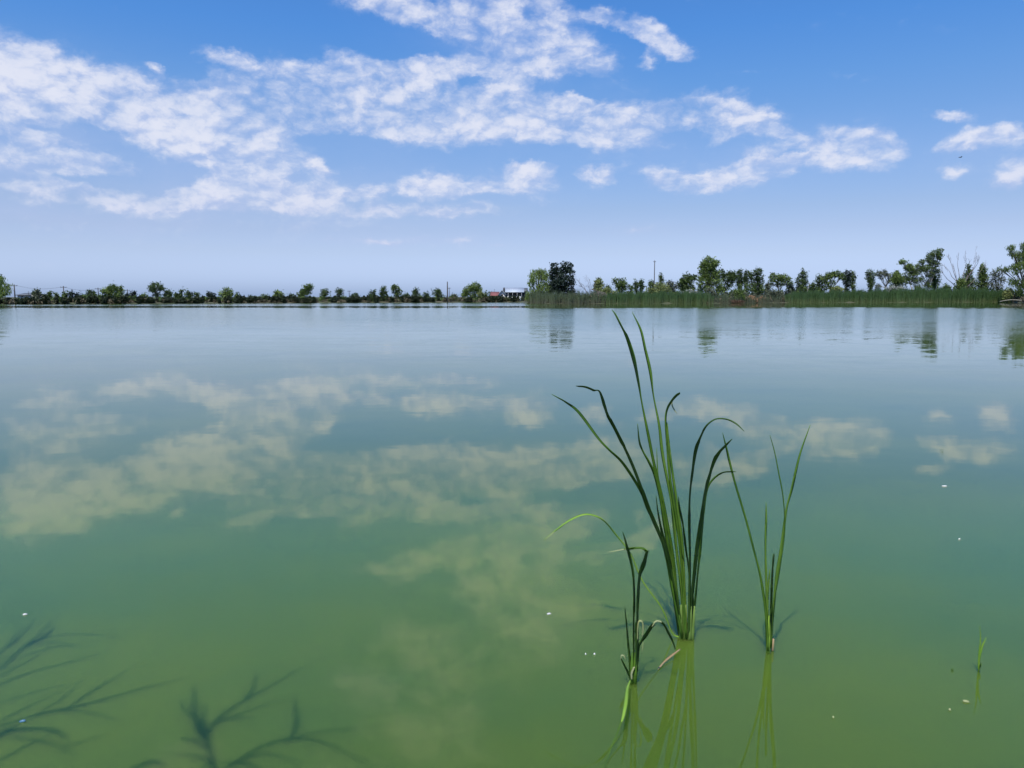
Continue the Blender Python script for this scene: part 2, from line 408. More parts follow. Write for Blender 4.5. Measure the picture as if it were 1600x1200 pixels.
tree_seed = [100]
def tree(name, label, cat, Y, spec, col, leaf=0.26, dens=1.0, droop=0.0, base=None, r0=None, bark=BARK, group=None, col2=None, shell=0.45):
    tree_seed[0] += 1; sd = tree_seed[0]
    L = lobes_px(spec, Y)
    area = sum(l[1][0] * l[1][2] * 3.14 for l in L)
    n = int(min(14000, max(260, area * 42 * dens * (0.26 / leaf) ** 2)))
    if base is None:
        bx = np.mean([l[0][0] for l in L])
        b = np.array([bx, Y, G0])
    else:
        bb = at_y(base, 470, Y); b = np.array([bb[0], Y, G0])
    t = empty(name, b, label, cat, group)
    wmax = max(l[0][2] + l[1][2] for l in L) - b[2]
    mb = MB(); limbs(mb, b, L, (r0 or max(0.06, 0.032 * wmax)) * .8, sd)
    mb.build('trunk', bark, t)
    V, Fq = leaves(L, n, leaf, droop, sd, shell)
    V[:, 2] = np.maximum(V[:, 2], G0 - 0.25)
    cr = mesh_np('crown', V, Fq, FOL[col], t)
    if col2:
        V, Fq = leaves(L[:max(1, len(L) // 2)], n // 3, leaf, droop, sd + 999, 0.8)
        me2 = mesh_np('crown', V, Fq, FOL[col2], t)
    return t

# ------------------------------------------------------------------ shore line
def depth_of(px, py):
    return at_water(px, py)
FAR = [(-260, 478), (-40, 476), (0, 475.5), (270, 474.3), (520, 473.2), (700, 472.6), (820, 472.3)]
ISL = [(818, 472.4), (826, 474.2), (860, 474.6), (950, 474.4), (1100, 474), (1200, 473.2), (1350, 472.6), (1560, 472.0), (1600, 473.0), (1660, 475.5), (1860, 480)]
sh = [at_water(x, y) for x, y in FAR] + [at_water(x, y) for x, y in ISL[1:]]
sh_az = np.array([math.atan2(p[0], p[1]) for p in sh]); sh_r = np.array([math.hypot(p[0], p[1]) for p in sh])
def shore_R(a):
    a = np.asarray(a, float)
    r = np.interp(a, sh_az, sh_r)
    return r
def shore_noise(a):
    return 0.8 * np.sin(a * 90) + 0.5 * np.sin(a * 211 + 1) + 0.3 * np.sin(a * 517 + 2)
def shore_Y(px):
    """distance along Y of the far water's edge in the column px"""
    a = math.atan2((px - 800) / F, CP)
    return float(shore_R(a)) * math.cos(a)

# ground: one sheet out to the horizon with the lake basin pressed into it
na = 540
ang = np.linspace(-math.pi, math.pi, na, endpoint=False)
rk = np.concatenate([np.geomspace(0.4, 8, 40), np.geomspace(9, 90, 20)])
fr = np.concatenate([np.linspace(0.55, 0.955, 8), np.linspace(0.965, 1.06, 26), np.geomspace(1.08, 30, 34)])
RR = shore_R(ang) + shore_noise(ang)
rad = np.concatenate([np.repeat(rk[:, None], na, 1), fr[:, None] * RR[None, :]], 0)
X = rad * np.sin(ang)[None, :]; Yy = rad * np.cos(ang)[None, :]
def sm(x): x = np.clip(x, 0, 1); return x * x * (3 - 2 * x)
far_s = rad - RR[None, :]
zfar = -0.9 + 0.9 * sm((far_s + 4) / 4) + (G0) * sm(far_s / 2.5) + 0.5 * sm((far_s - 20) / 60)
bank_y = 1.05 + 0.12 * np.sin(X * 2.1) + 0.08 * np.sin(X * 5.3 + 1)
near_s = bank_y - Yy
znear = -0.9 + 0.9 * sm((near_s + 1.0) / 1.0) + 0.16 * sm(near_s / 0.7) + 0.2 * sm((near_s - 1) / 6)
Z = np.maximum(zfar, znear)
Z += np.where(Z > 0.1, 0.05 * np.sin(X * .35) * np.cos(Yy * .27), 0)
V = np.stack([X, Yy, Z], -1).reshape(-1, 3)
V = np.concatenate([V, [[0, 0, 0.3]]])
nr = rad.shape[0]
i = np.arange(nr - 1)[:, None]; j = np.arange(na)[None, :]; j2 = (j + 1) % na
Q = np.stack([(i * na + j), (i * na + j2), ((i + 1) * na + j2), ((i + 1) * na + j)], -1).reshape(-1, 4)
T = np.stack([np.full(na, nr * na), np.arange(na), (np.arange(na) + 1) % na], -1)[:, ::-1]
m, n, o = new_mat('ground_soil_grass')
g = n.n.new('ShaderNodeNewGeometry')
f1 = n.noise(g.outputs['Position'], 0.12, 5, 0.6); f2 = n.noise(g.outputs['Position'], 2.2, 5, 0.6)
c = n.mix(n.mapr(f1, .4, .6), (0.040, 0.060, 0.020), (0.090, 0.080, 0.045))
c = n.mix(n.math('MULTIPLY', f2, 0.5), c, (0.06, 0.05, 0.032))
principled(n, o, Base_Color=c, Roughness=0.95)
tag(mesh_np('ground', V, [Q[:, ::-1], T], m, smooth=True), kind='structure')

# ------------------------------------------------------------------ water
m, n, o = new_mat('pond_water')
g = n.n.new('ShaderNodeNewGeometry'); pos = g.outputs['Position']
px_, py_, pz_ = n.sep(pos)[0:3]
# faint cat's-paws: ruffled water beyond the calm near water, and sheltered calm along the reeds
wob = n.math('MULTIPLY', n.math('SUBTRACT', n.noise(n.vmath('MULTIPLY', pos, (0.5, 1, 1)), 0.03, 4, 0.6), 0.5), 60.0)
yy = n.math('ADD', py_, wob)
ruf = n.math('MULTIPLY', n.mapr(yy, 24, 66, smooth=True), n.mapr(yy, 104, 128, 1, 0, smooth=True))
leftw = n.mapr(px_, -4, 14, 1, 0, smooth=True)
far_ruf = n.math('MULTIPLY', n.mapr(py_, 140, 158, smooth=True), leftw)
ruf = n.math('MAXIMUM', ruf, far_ruf)
amp = n.math('ADD', 0.0026, n.math('MULTIPLY', ruf, 0.012))
midw = n.mapr(yy, 11, 30, smooth=True)
amp = n.math('ADD', amp, n.math('MULTIPLY', midw, 0.0085))
vr = n.noise(n.vmath('MULTIPLY', pos, (0.55, 1.0, 1)), 5.0, 3, 0.55, color=True)
vr2 = n.noise(n.vmath('MULTIPLY', pos, (0.35, 1.0, 1)), 1.1, 2, 0.5, color=True)
vr3 = n.noise(n.vmath('MULTIPLY', pos, (0.7, 1.0, 1)), 17.0, 2, 0.6, color=True)
vv = n.vmath('ADD', n.vmath('SUBTRACT', vr, (.5, .5, .5)), n.vmath('SCALE', n.vmath('SUBTRACT', vr2, (.5, .5, .5)), scale=0.8))
vv = n.vmath('SCALE', vv, scale=amp)
v3 = n.vmath('SUBTRACT', vr3, (.5, .5, .5)); v3a = n.sep(v3); 
v3 = n.xyz(v3a[0], n.math('MULTIPLY', n.math('ABSOLUTE', v3a[1]), -1.0), 0.0)
vf = n.vmath('SCALE', v3, scale=n.math('MULTIPLY', ruf, 0.20))
vv = n.vmath('MULTIPLY', n.vmath('ADD', vv, vf), (1.6, 2.6, 0))
nrm = n.vmath('NORMALIZE', n.vmath('ADD', vv, (0, 0, 1)))
al = n.noise(n.vmath('MULTIPLY', pos, (1, 1, 1)), 0.35, 5, 0.6)
bc = n.mix(n.mapr(al, .33, .67), (0.039, 0.082, 0.015), (0.066, 0.104, 0.010))
WATER = n.n.new('ShaderNodeBsdfPrincipled'); n.put(WATER.inputs['Base Color'], bc)      # the murky body of the water
WATER.inputs['Roughness'].default_value = 1.0; WATER.inputs['Specular IOR Level'].default_value = 0.0
n.l.new(n.mapr(py_, 4.6, 7.6, 1, 0, smooth=True), WATER.inputs['Subsurface Weight'])
WATER.inputs['Subsurface Radius'].default_value = (0.8, 1.0, 0.6)
WATER.inputs['Subsurface Scale'].default_value = 0.55
gl = n.n.new('ShaderNodeBsdfGlossy'); gl.inputs['Roughness'].default_value = 0.03; gl.inputs['Color'].default_value = (1, 1, 1, 1); n.l.new(nrm, gl.inputs['Normal'])
fr_ = n.n.new('ShaderNodeFresnel'); fr_.inputs['IOR'].default_value = 1.36; n.l.new(nrm, fr_.inputs['Normal'])
mxw = n.n.new('ShaderNodeMixShader'); n.l.new(fr_.outputs[0], mxw.inputs[0])
n.l.new(WATER.outputs[0], mxw.inputs[1]); n.l.new(gl.outputs[0], mxw.inputs[2]); n.l.new(mxw.outputs[0], o.inputs['Surface'])
wx = np.concatenate([np.linspace(-320, -40, 15), np.linspace(-30, 30, 21), np.linspace(40, 320, 15)])
wy = np.concatenate([np.linspace(0.2, 12, 20), np.linspace(14, 330, 40)])
WX, WY = np.meshgrid(wx, wy)
V = np.stack([WX, WY, np.zeros_like(WX)], -1).reshape(-1, 3); nx = len(wx)
Q = np.array([[r * nx + c, r * nx + c + 1, (r + 1) * nx + c + 1, (r + 1) * nx + c] for r in range(len(wy) - 1) for c in range(nx - 1)])
tag(mesh_np('water', V, Q, m), kind='structure')

# ------------------------------------------------------------------ blades of the near plants
def leaf_mat(name, a, b, tip, tr=0.02):
    m, n, o = new_mat(name)
    tc = n.n.new('ShaderNodeTexCoord')
    g = n.n.new('ShaderNodeNewGeometry')
    st = n.noise(n.vmath('MULTIPLY', g.outputs['Position'], (1, 1, 0.03)), 900, 2, 0.6)      # fine veins along the blade
    bl = n.noise(g.outputs['Position'], 7, 4, 0.6)
    c = n.mix(n.mapr(bl, .3, .7), a, b)
    c = n.mix(n.math('MULTIPLY', st, 0.35), c, tuple(x * 0.45 for x in a))
    sp = n.noise(g.outputs['Position'], 55, 3, 0.7)
    c = n.mix(n.mapr(sp, .66, .74, 0, .6), c, tip)
    bb = n.n.new('ShaderNodeBsdfPrincipled'); n.l.new(c, bb.inputs['Base Color']); bb.inputs['Roughness'].default_value = 0.5
    bb.inputs['Specular IOR Level'].default_value = 0.15
    t = n.n.new('ShaderNodeBsdfTranslucent'); n.l.new(n.mix(0.5, c, (0.16, 0.30, 0.02)), t.inputs['Color'])
    mx = n.n.new('ShaderNodeMixShader'); mx.inputs[0].default_value = tr
    n.l.new(bb.outputs[0], mx.inputs[1]); n.l.new(t.outputs[0], mx.inputs[2]); n.l.new(mx.outputs[0], o.inputs['Surface'])
    return m
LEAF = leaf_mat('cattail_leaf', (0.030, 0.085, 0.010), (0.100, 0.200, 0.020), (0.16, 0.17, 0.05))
LEAF_SHADED = leaf_mat('cattail_leaf_shaded', (0.020, 0.058, 0.012), (0.058, 0.120, 0.020), (0.12, 0.12, 0.05))  # darker copy of the leaf green, shade put into the colour
LEAF_LIT = leaf_mat('cattail_leaf_lit', (0.065, 0.150, 0.022), (0.140, 0.250, 0.035), (0.22, 0.25, 0.09))  # lighter copy of the leaf green for sunlit blades, light put into the colour
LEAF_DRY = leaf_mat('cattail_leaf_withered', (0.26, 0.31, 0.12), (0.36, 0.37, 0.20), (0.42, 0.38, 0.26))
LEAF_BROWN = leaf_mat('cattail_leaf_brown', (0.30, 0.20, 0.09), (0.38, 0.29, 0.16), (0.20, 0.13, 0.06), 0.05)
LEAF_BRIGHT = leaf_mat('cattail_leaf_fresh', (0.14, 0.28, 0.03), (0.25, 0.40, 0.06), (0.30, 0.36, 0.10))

def catmull(P, n):
    P = np.asarray(P, float); P = np.vstack([2 * P[0] - P[1], P, 2 * P[-1] - P[-2]])
    out = []; k = len(P) - 3
    for i in range(k):
        for s in range(n):
            t = s / n; a, b, c, d = P[i:i + 4]
            out.append(0.5 * ((2 * b) + (-a + c) * t + (2 * a - 5 * b + 4 * c - d) * t * t + (-a + 3 * b - 3 * c + d) * t ** 3))
    out.append(P[-2]); return np.array(out)
EYE = np.array([0, 0, H])
def ribbon(P3, width, dark, thick=0.0012, fixed_n=None):
    """closed, slightly keeled blade along P3; dark 0 turns the seen face to the sun, 1 turns it away"""
    P3 = np.asarray(P3); n = len(P3)
    T = np.gradient(P3, axis=0); T /= np.linalg.norm(T, axis=1)[:, None] + 1e-9
    V = []; prev = None
    for i in range(n):
        view = EYE - P3[i]; view /= np.linalg.norm(view)
        t = T[i]
        f = view - t * view.dot(t); f /= np.linalg.norm(f) + 1e-9
        gg = np.cross(t, f)
        best = {}
        for th in np.linspace(-1.28, 1.28, 35):
            nn = math.cos(th) * f + math.sin(th) * gg
            l = nn.dot(SUN) 
            if 'd' not in best or l < best['d'][0]: best['d'] = (l, th)
            if abs(th) < 0.85 and ('b' not in best or l > best['b'][0]): best['b'] = (l, th)
        th = best['b'][1] * (1 - dark[i]) + best['d'][1] * dark[i]
        if fixed_n is not None:
            nn = fixed_n - t * fixed_n.dot(t)
        else: nn = math.cos(th) * f + math.sin(th) * gg
        nn /= np.linalg.norm(nn) + 1e-9
        if prev is not None:
            nn = nn * 0.75 + prev * 0.25 if fixed_n is None else nn
            nn -= t * nn.dot(t); nn /= np.linalg.norm(nn)
        prev = nn
        wv_ = np.cross(nn, t)
        c = max(0.36, abs(nn.dot(view))) if fixed_n is None else 1.0
        hw = width[i] * .40 / c
        th_ = min(thick, hw * 0.6)
        V += [P3[i] - wv_ * hw, P3[i] - nn * (hw * 0.28) + nn * th_, P3[i] + wv_ * hw, P3[i] - nn * (hw * 0.28) - nn * th_]
    Q = [[4 * i + k, 4 * i + (k + 1) % 4, 4 * (i + 1) + (k + 1) % 4, 4 * (i + 1) + k] for i in range(n - 1) for k in range(4)]
    Q += [[3, 2, 1, 0], [4 * (n - 1), 4 * (n - 1) + 1, 4 * (n - 1) + 2, 4 * (n - 1) + 3]]
    return np.array(V), np.array(Q)
def blade(parent, pts, y0, lean, mat=LEAF, name='leaf', label=None, power=1.6, sub=6, y1=None):
    """pts: (px, py, visible width px, dark) root to tip. y0: distance of the root; the tip stands `lean` m nearer (-) or farther (+)"""
    A = catmull(np.array(pts, float), sub)
    if len(A) > 30: A[:, 2] *= np.interp(np.arange(len(A)) / len(A), [0, .35, .6, 1], [.64, .68, .88, .92])
    seg = np.concatenate([[0], np.cumsum(np.hypot(np.diff(A[:, 0]), np.diff(A[:, 1])))]); s = seg / seg[-1]
    Ys = y0 + lean * s ** power
    P3 = np.array([at_y(a[0], a[1], y) for a, y in zip(A, Ys)])
    wd = np.clip(A[:, 2] * (.75 if mat is LEAF_DRY else 1), 0.25, None) * m_per_px(Ys) * 1.0
    dk = A[:, 3] + .16 * np.sin(s * 23 + A[0, 0]) + .10 * np.sin(s * 47 + A[-1, 1])
    wd = wd * (1 + .05 * np.sin(s * 31 + A[-1, 0]))
    V, Q = ribbon(P3, wd, np.clip(dk, 0, 1))
    ob = mesh_np(name, V, Q, mat, parent, smooth=False)
    if label: ob['label'] = label
    return ob

# --- tall clump in the middle
b0 = at_water(1070, 996)
Y0 = b0[1]
main = empty('cattail_clump', b0, 'tallest cattail clump, its long dark and bright strap leaves fanning from one foot', 'water plant')
BL = [
 # far-left leaf
 ([(1066,997,6,0),(1052,930,7,.3),(1036,850,8,.9),(1005,775,8,.9),(975,726,6.5,.9),(952,703,5,.3),(935,685,5,0),(905,645,6,.1),(885,629,4,.9),(862,616,1,0)],-.10),
 # second left leaf with bent top
 ([(1068,997,6,0),(1056,930,7,.5),(1040,862,9,1),(1015,800,11,1),(998,752,10,1),(983,715,9,1),(962,672,6,.8),(948,645,6,1),(938,614,5,1),(928,610,5,1),(915,605,5,1),(900,603,1,.8)],-.50),
 # tallest leaf
 ([(1066,998,6,0),(1058,930,7,.1),(1050,860,9,0),(1037,790,9,.1),(1022,725,8.5,.1),(1014,685,7.5,.2),(1003,630,4,.2),(998,600,5.5,1),(990,560,8.5,1),(980,528,7.5,1),(972,512,5,.9),(962,492,3.5,.1),(956,484,1,0)],.05),
 ([(1070,998,6,0),(1066,930,6,0),(1058,870,7,0),(1052,800,7,.1),(1036,715,8.5,.2),(1030,665,6,.1),(1021,618,3.5,.7),(1016,580,6.5,.2),(1008,545,6,.5),(1001,515,5,.6),(988,488,1,0)],.08),
 # short hooked leaf
 ([(1060,990,5,0),(1055,930,6,.1),(1046,870,8,0),(1036,800,8,.2),(1024,745,7,.5),(1014,722,5.5,.8),(1005,706,4,.7),(999,690,4.5,1),(996,662,1,1)],.0),
 # centre leaf with curled top
 ([(1072,997,6,0),(1068,930,7,0),(1062,850,8,0),(1052,780,8,.1),(1045,735,5,.2),(1042,690,5,.5),(1040,655,4.5,.6),(1043,638,5,1),(1050,626,6,1),(1057,618,6.5,1),(1063,614,4,.8)],.06),
 ([(1070,996,4.5,.1),(1062,900,7,0),(1056,850,8,0),(1050,790,7,.2),(1046,730,5,.3),(1044,690,4.5,.1),(1042,660,2,.1)],.05),
 ([(1074,996,6,0),(1070,930,6.5,0),(1066,850,8,0),(1058,790,7,.1),(1051,740,5.5,.4),(1046,700,4,.2),(1043,662,1,.2)],.10),
 ([(1066,996,6,0),(1052,900,9,0),(1040,830,9,0),(1033,780,8,.1),(1028,745,4,.2),(1026,700,1,.2)],.12),
 ([(1062,996,5,.3),(1046,880,7,.9),(1034,830,5,1),(1028,800,3.5,1),(1025,775,1,1)],-.05),
 # right side
 ([(1076,997,6,0),(1077,930,6.5,.2),(1078,870,6,.8),(1077,820,7,1),(1078,775,6.5,1),(1083,730,6,1),(1088,700,8,1),(1096,680,5,.9),(1104,665,3.5,.3),(1118,655,3,0),(1135,655,3.5,.6),(1150,662,3.5,.2),(1163,674,1,0)],-.36),
 ([(1079,997,6,.1),(1082,930,6.5,.9),(1091,850,8,.9),(1097,800,7,1),(1103,765,8.5,1),(1111,735,5,1),(1120,712,7,1),(1133,697,6,1),(1144,686,1,1)],-.38),
 ([(1081,996,5,.5),(1087,930,6,1),(1094,860,7,.9),(1100,800,4,.8),(1105,765,4,.3),(1114,749,4,.3),(1128,739,3.5,.9),(1142,737,3,1),(1150,737,1,1)],-.16),
 ([(1077,997,5,.3),(1078,910,6,1),(1072,860,5.5,1),(1067,820,4.5,.9),(1062,795,4,1),(1060,776,1,1)],-.08),
 ([(1084,998,5,.6),(1083,950,6,1),(1082,920,6,1),(1086,880,7,1),(1092,830,6,.5),(1098,790,1.5,.5)],-.10),
]
for k, (p, lean) in enumerate(BL):
    blade(main, p, Y0 + 0.012 * ((k * 7) % 5 - 2), lean, LEAF_SHADED if k in (1, 9, 10, 11, 13, 14) else LEAF_LIT if k in (3, 6, 7, 8) else LEAF)
# withered curl at the tip of the centre leaf
blade(main, [(1061,616,4,1),(1052,622,3,.2),(1050,632,3.5,0),(1054,641,3,0),(1058,646,1,0)], Y0 + .05, .0, LEAF_DRY, label='pale curled dry leaf tip')
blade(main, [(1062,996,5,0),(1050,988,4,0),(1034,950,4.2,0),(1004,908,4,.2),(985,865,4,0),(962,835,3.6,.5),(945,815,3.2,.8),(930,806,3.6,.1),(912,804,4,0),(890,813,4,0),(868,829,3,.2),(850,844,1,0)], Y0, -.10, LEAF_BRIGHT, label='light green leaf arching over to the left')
blade(main, [(1146,659,3,0),(1154,665,2.6,0),(1163,674,.8,0)], Y0 - .17, -.01, LEAF_DRY, label='pale dry tip of the leaf arching to the right')
blade(main, [(866,831,2.4,0),(858,838,2.2,0),(850,845,1,0)], Y0 - .10, .0, LEAF_DRY, label='pale dry tip of the arching leaf')
mbs = MB()
for dx_, r_ in ((-6, .012), (0, .014), (7, .012), (12, .009)):
    p = at_water(1070 + dx_, 996 + (2 if dx_ > 5 else 0))
    mbs.tube([p + [0, 0, -.05], p + [0, 0, .03], p + [dx_ * .0003, 0, .10], p + [dx_ * .0005, 0, .17]], [r_, r_, r_ * .75, r_ * .4], 8)
mbs.build('stem_base', leaf_mat('cattail_sheath', (0.09, 0.17, 0.03), (0.17, 0.26, 0.06), (0.26, 0.28, 0.12)), main, smooth=True)

# --- near left clump
b1 = at_water(990, 1066); Y1 = b1[1]
left = empty('cattail_clump', b1, 'nearest cattail clump, with folded and withered leaf tips, standing closest to the bottom edge', 'water plant')
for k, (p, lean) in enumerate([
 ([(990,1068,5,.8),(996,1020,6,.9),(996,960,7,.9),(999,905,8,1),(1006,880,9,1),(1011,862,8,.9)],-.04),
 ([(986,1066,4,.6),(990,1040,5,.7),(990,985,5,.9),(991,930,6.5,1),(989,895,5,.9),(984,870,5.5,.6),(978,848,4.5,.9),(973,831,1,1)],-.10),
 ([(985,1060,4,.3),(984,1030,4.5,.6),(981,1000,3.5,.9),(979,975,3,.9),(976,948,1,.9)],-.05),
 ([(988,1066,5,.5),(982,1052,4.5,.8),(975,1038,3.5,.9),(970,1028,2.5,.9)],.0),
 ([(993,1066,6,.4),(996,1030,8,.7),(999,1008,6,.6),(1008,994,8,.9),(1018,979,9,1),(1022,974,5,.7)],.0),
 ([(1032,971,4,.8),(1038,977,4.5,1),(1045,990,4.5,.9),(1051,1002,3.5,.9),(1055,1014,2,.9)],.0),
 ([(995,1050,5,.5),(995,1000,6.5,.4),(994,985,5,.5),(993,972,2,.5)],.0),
]): blade(left, p, Y1 + .01 * (k % 3 - 1), lean, LEAF_SHADED)
blade(left, [(1011,863,7,1),(1008,859,5,.4),(1000,856,4,.1),(985,857,5,.8),(975,858,3,.1)], Y1 - .04, .0, LEAF, label='leaf folded flat to the left')
blade(left, [(978,858,3,0),(965,860,3,0),(950,863,1,0)], Y1 - .04, .0, LEAF_DRY, label='straw coloured dry leaf tip')
blade(left, [(1018,979,5,0),(1023,972,5,0),(1028,970,4.5,0),(1034,972,4,0)], Y1, .0, LEAF_DRY, label='pale bend of the arched leaf')
blade(left, [(996,1000,5,0),(996,985,6,0),(998,972,7,0),(1003,971,7,0),(1005,982,5,0),(1003,996,2,0)], Y1 - .02, .0, LEAF_DRY, label='pale curled withered leaf')
blade(left, [(1005,1004,3,0),(1004,1012,4,0),(1003,1020,1,0)], Y1 - .02, .0, LEAF_DRY, label='hanging cream dry leaf tip')
blade(left, [(970,1030,2.5,0),(971,1024,3,0),(975,1025,3.5,0),(977,1030,2,0)], Y1 - .02, .0, LEAF_DRY, label='cream hooked tip of a short leaf')
blade(left, [(987,1062,4,0),(987,1052,5.5,0),(990,1044,5,0),(992,1042,2,0)], Y1 - .02, .0, LEAF_DRY, label='small pale torn leaf')
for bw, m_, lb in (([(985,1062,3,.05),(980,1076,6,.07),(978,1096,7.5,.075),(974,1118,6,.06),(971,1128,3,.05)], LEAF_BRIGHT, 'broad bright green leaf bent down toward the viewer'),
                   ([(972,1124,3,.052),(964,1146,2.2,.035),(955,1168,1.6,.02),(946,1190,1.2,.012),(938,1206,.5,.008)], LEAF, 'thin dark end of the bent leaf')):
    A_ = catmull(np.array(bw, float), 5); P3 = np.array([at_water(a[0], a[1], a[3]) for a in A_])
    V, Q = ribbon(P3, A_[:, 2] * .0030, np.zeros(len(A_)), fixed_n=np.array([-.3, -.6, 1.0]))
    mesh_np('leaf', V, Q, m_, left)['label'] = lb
mbs = MB()
for dx_ in (-3, 2): 
    p = at_water(990 + dx_, 1067); mbs.tube([p + [0, 0, -.05], p + [0, 0, .05], p + [0, 0, .14]], [.010, .009, .004], 8)
mbs.build('stem_base', LEAF, left, smooth=True)
# brown folded leaf lying on the water between the clumps
ps = [(1063,1014),(1050,1024),(1038,1034),(1028,1046)]
P3 = np.array([at_water(x, y, 0.022 - 0.006 * i) for i, (x, y) in enumerate(ps)])
V, Q = ribbon(catmull(P3, 4), np.array([.010]*3+[.014]*5+[.010]*4+[.004]), np.zeros(13), fixed_n=np.array([0, -.5, 1.0]))
tag(mesh_np('dry_leaf', V, Q, LEAF_BROWN), 'orange brown dry leaf piece floating between the two left cattail clumps', 'leaf')

# --- right clump
b2 = at_water(1201, 1018); Y2 = b2[1]
right = empty('cattail_clump', b2, 'slim cattail clump with five upright narrow leaves, right of the tallest clump', 'water plant')
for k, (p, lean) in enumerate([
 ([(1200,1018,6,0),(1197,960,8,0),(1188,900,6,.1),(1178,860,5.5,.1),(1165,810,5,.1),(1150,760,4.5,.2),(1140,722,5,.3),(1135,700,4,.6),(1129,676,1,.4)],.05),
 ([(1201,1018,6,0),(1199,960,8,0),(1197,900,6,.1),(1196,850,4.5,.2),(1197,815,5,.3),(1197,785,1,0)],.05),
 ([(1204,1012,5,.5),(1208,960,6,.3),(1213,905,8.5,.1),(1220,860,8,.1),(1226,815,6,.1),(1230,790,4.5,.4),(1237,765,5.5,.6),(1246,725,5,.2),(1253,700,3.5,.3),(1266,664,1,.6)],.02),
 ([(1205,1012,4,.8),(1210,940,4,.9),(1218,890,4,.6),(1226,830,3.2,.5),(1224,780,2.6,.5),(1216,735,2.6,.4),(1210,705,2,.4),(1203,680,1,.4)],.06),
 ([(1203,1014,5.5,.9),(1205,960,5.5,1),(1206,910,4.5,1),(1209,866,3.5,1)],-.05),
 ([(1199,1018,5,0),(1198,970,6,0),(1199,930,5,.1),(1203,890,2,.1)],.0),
]): blade(right, p, Y2 + .01 * (k % 3 - 1), lean, LEAF_SHADED if k == 4 else LEAF_LIT if k in (1, 5, 2) else LEAF)
mbs = MB(); p = at_water(1200, 1018)
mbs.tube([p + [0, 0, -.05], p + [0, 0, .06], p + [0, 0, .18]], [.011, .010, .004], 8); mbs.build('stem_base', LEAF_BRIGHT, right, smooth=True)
p = at_water(1207, 1016); mb = MB(); mb.tube([p + [0, 0, -.05], p + [0, 0, .02], p + [0.001, 0, .058]], [.007, .0068, .006], 8)
tag(mb.build('cattail_stub', LEAF_BROWN, None, smooth=True), 'short brown dead stem stub beside the foot of the slim cattail clump', 'plant stem')

# --- small sprig at the right
b3 = at_water(1529, 1049)
sp = empty('cattail_sprout', b3, 'tiny bright green sprout of two leaves alone near the right edge', 'water plant')
blade(sp, [(1529,1050,3,0),(1530,1030,4,0),(1534,1012,4,0),(1541,996,1,0)], b3[1], 0, LEAF_BRIGHT)
blade(sp, [(1529,1050,3,0),(1530,1020,3,0),(1532,1000,2,0),(1531,978,.8,0)], b3[1], 0, LEAF_BRIGHT)
blade(sp, [(1528,1050,2,1),(1532,1040,3,1),(1533,1036,1,1)], b3[1], 0, LEAF)

# --- scraps floating on the water
def scrap(x, y, w_px, h_px, mat, label, rz=0.3):
    p = at_water(x, y); s = m_per_px(p[1]); L_ = w_px * s / 2; W_ = max(0.004, L_ * 0.42)
    mb = MB(); pts = []
    for i in range(10):
        a = 2 * math.pi * i / 10; k = 1 + .18 * math.sin(3 * a + x)
        c, s_ = math.cos(rz), math.sin(rz); u, v = L_ * k * math.cos(a), W_ * k * math.sin(a)
        pts.append((p[0] + u * c - v * s_, p[1] + u * s_ + v * c))
    V = [[q[0], q[1], .001] for q in pts] + [[q[0], q[1], .004 + .004 * abs(math.sin(i))] for i, q in enumerate(pts)] + [[p[0], p[1], .010]]
    n_ = len(pts)
    Q = [[i, (i + 1) % n_, n_ + (i + 1) % n_, n_ + i] for i in range(n_)]
    T_ = [[n_ + i, n_ + (i + 1) % n_, 2 * n_] for i in range(n_)]
    mb.add(V, Q, T_)
    return tag(mb.build('floating_scrap', mat), label, 'debris')
WHITE = plain('scrap_white', (0.52, 0.52, 0.48), .6, .1, 60)
scrap(39, 961, 7, 4, WHITE, 'white petal like scrap floating at the left edge above the leaf shadows')
scrap(858, 960, 7, 4, WHITE, 'white scrap floating left of the near cattail clump')
scrap(1476, 760, 9, 4, WHITE, 'white sliver floating far out on the right, farthest scrap', .1)
scrap(1509, 1097, 10, 4, LEAF_DRY, 'pale green leaf sliver floating below the tiny sprout', -.4)
scrap(1499, 843, 4, 2, WHITE, 'tiny pale speck floating on the right below the farthest white sliver')
scrap(1484, 1110, 4, 3, LEAF_DRY, 'tiny pale speck beside the leaf sliver near the sprout')
scrap(929, 1023, 3, 2, WHITE, 'right one of two tiny pale specks left of the near cattail clump')
scrap(915, 1023, 2, 2, WHITE, 'left one of two tiny pale specks left of the near cattail clump')
scrap(36, 1128, 9, 4, plain('glint_blue', (0.08, 0.18, 0.26), .3, .2, 60), 'thin blue glint on the water, modelled as a scrap, inside the dark leaf shadows at the left', .5)  # glint on the water, built as a small blue-coloured piece
scrap(1302, 1122, 3, 2, LEAF_DRY, 'tiny green speck on open water between the slim clump and the sprout')
scrap(1488, 1048, 4, 6, LEAF, 'small dark green fragment floating left of the tiny sprout', 1.2)

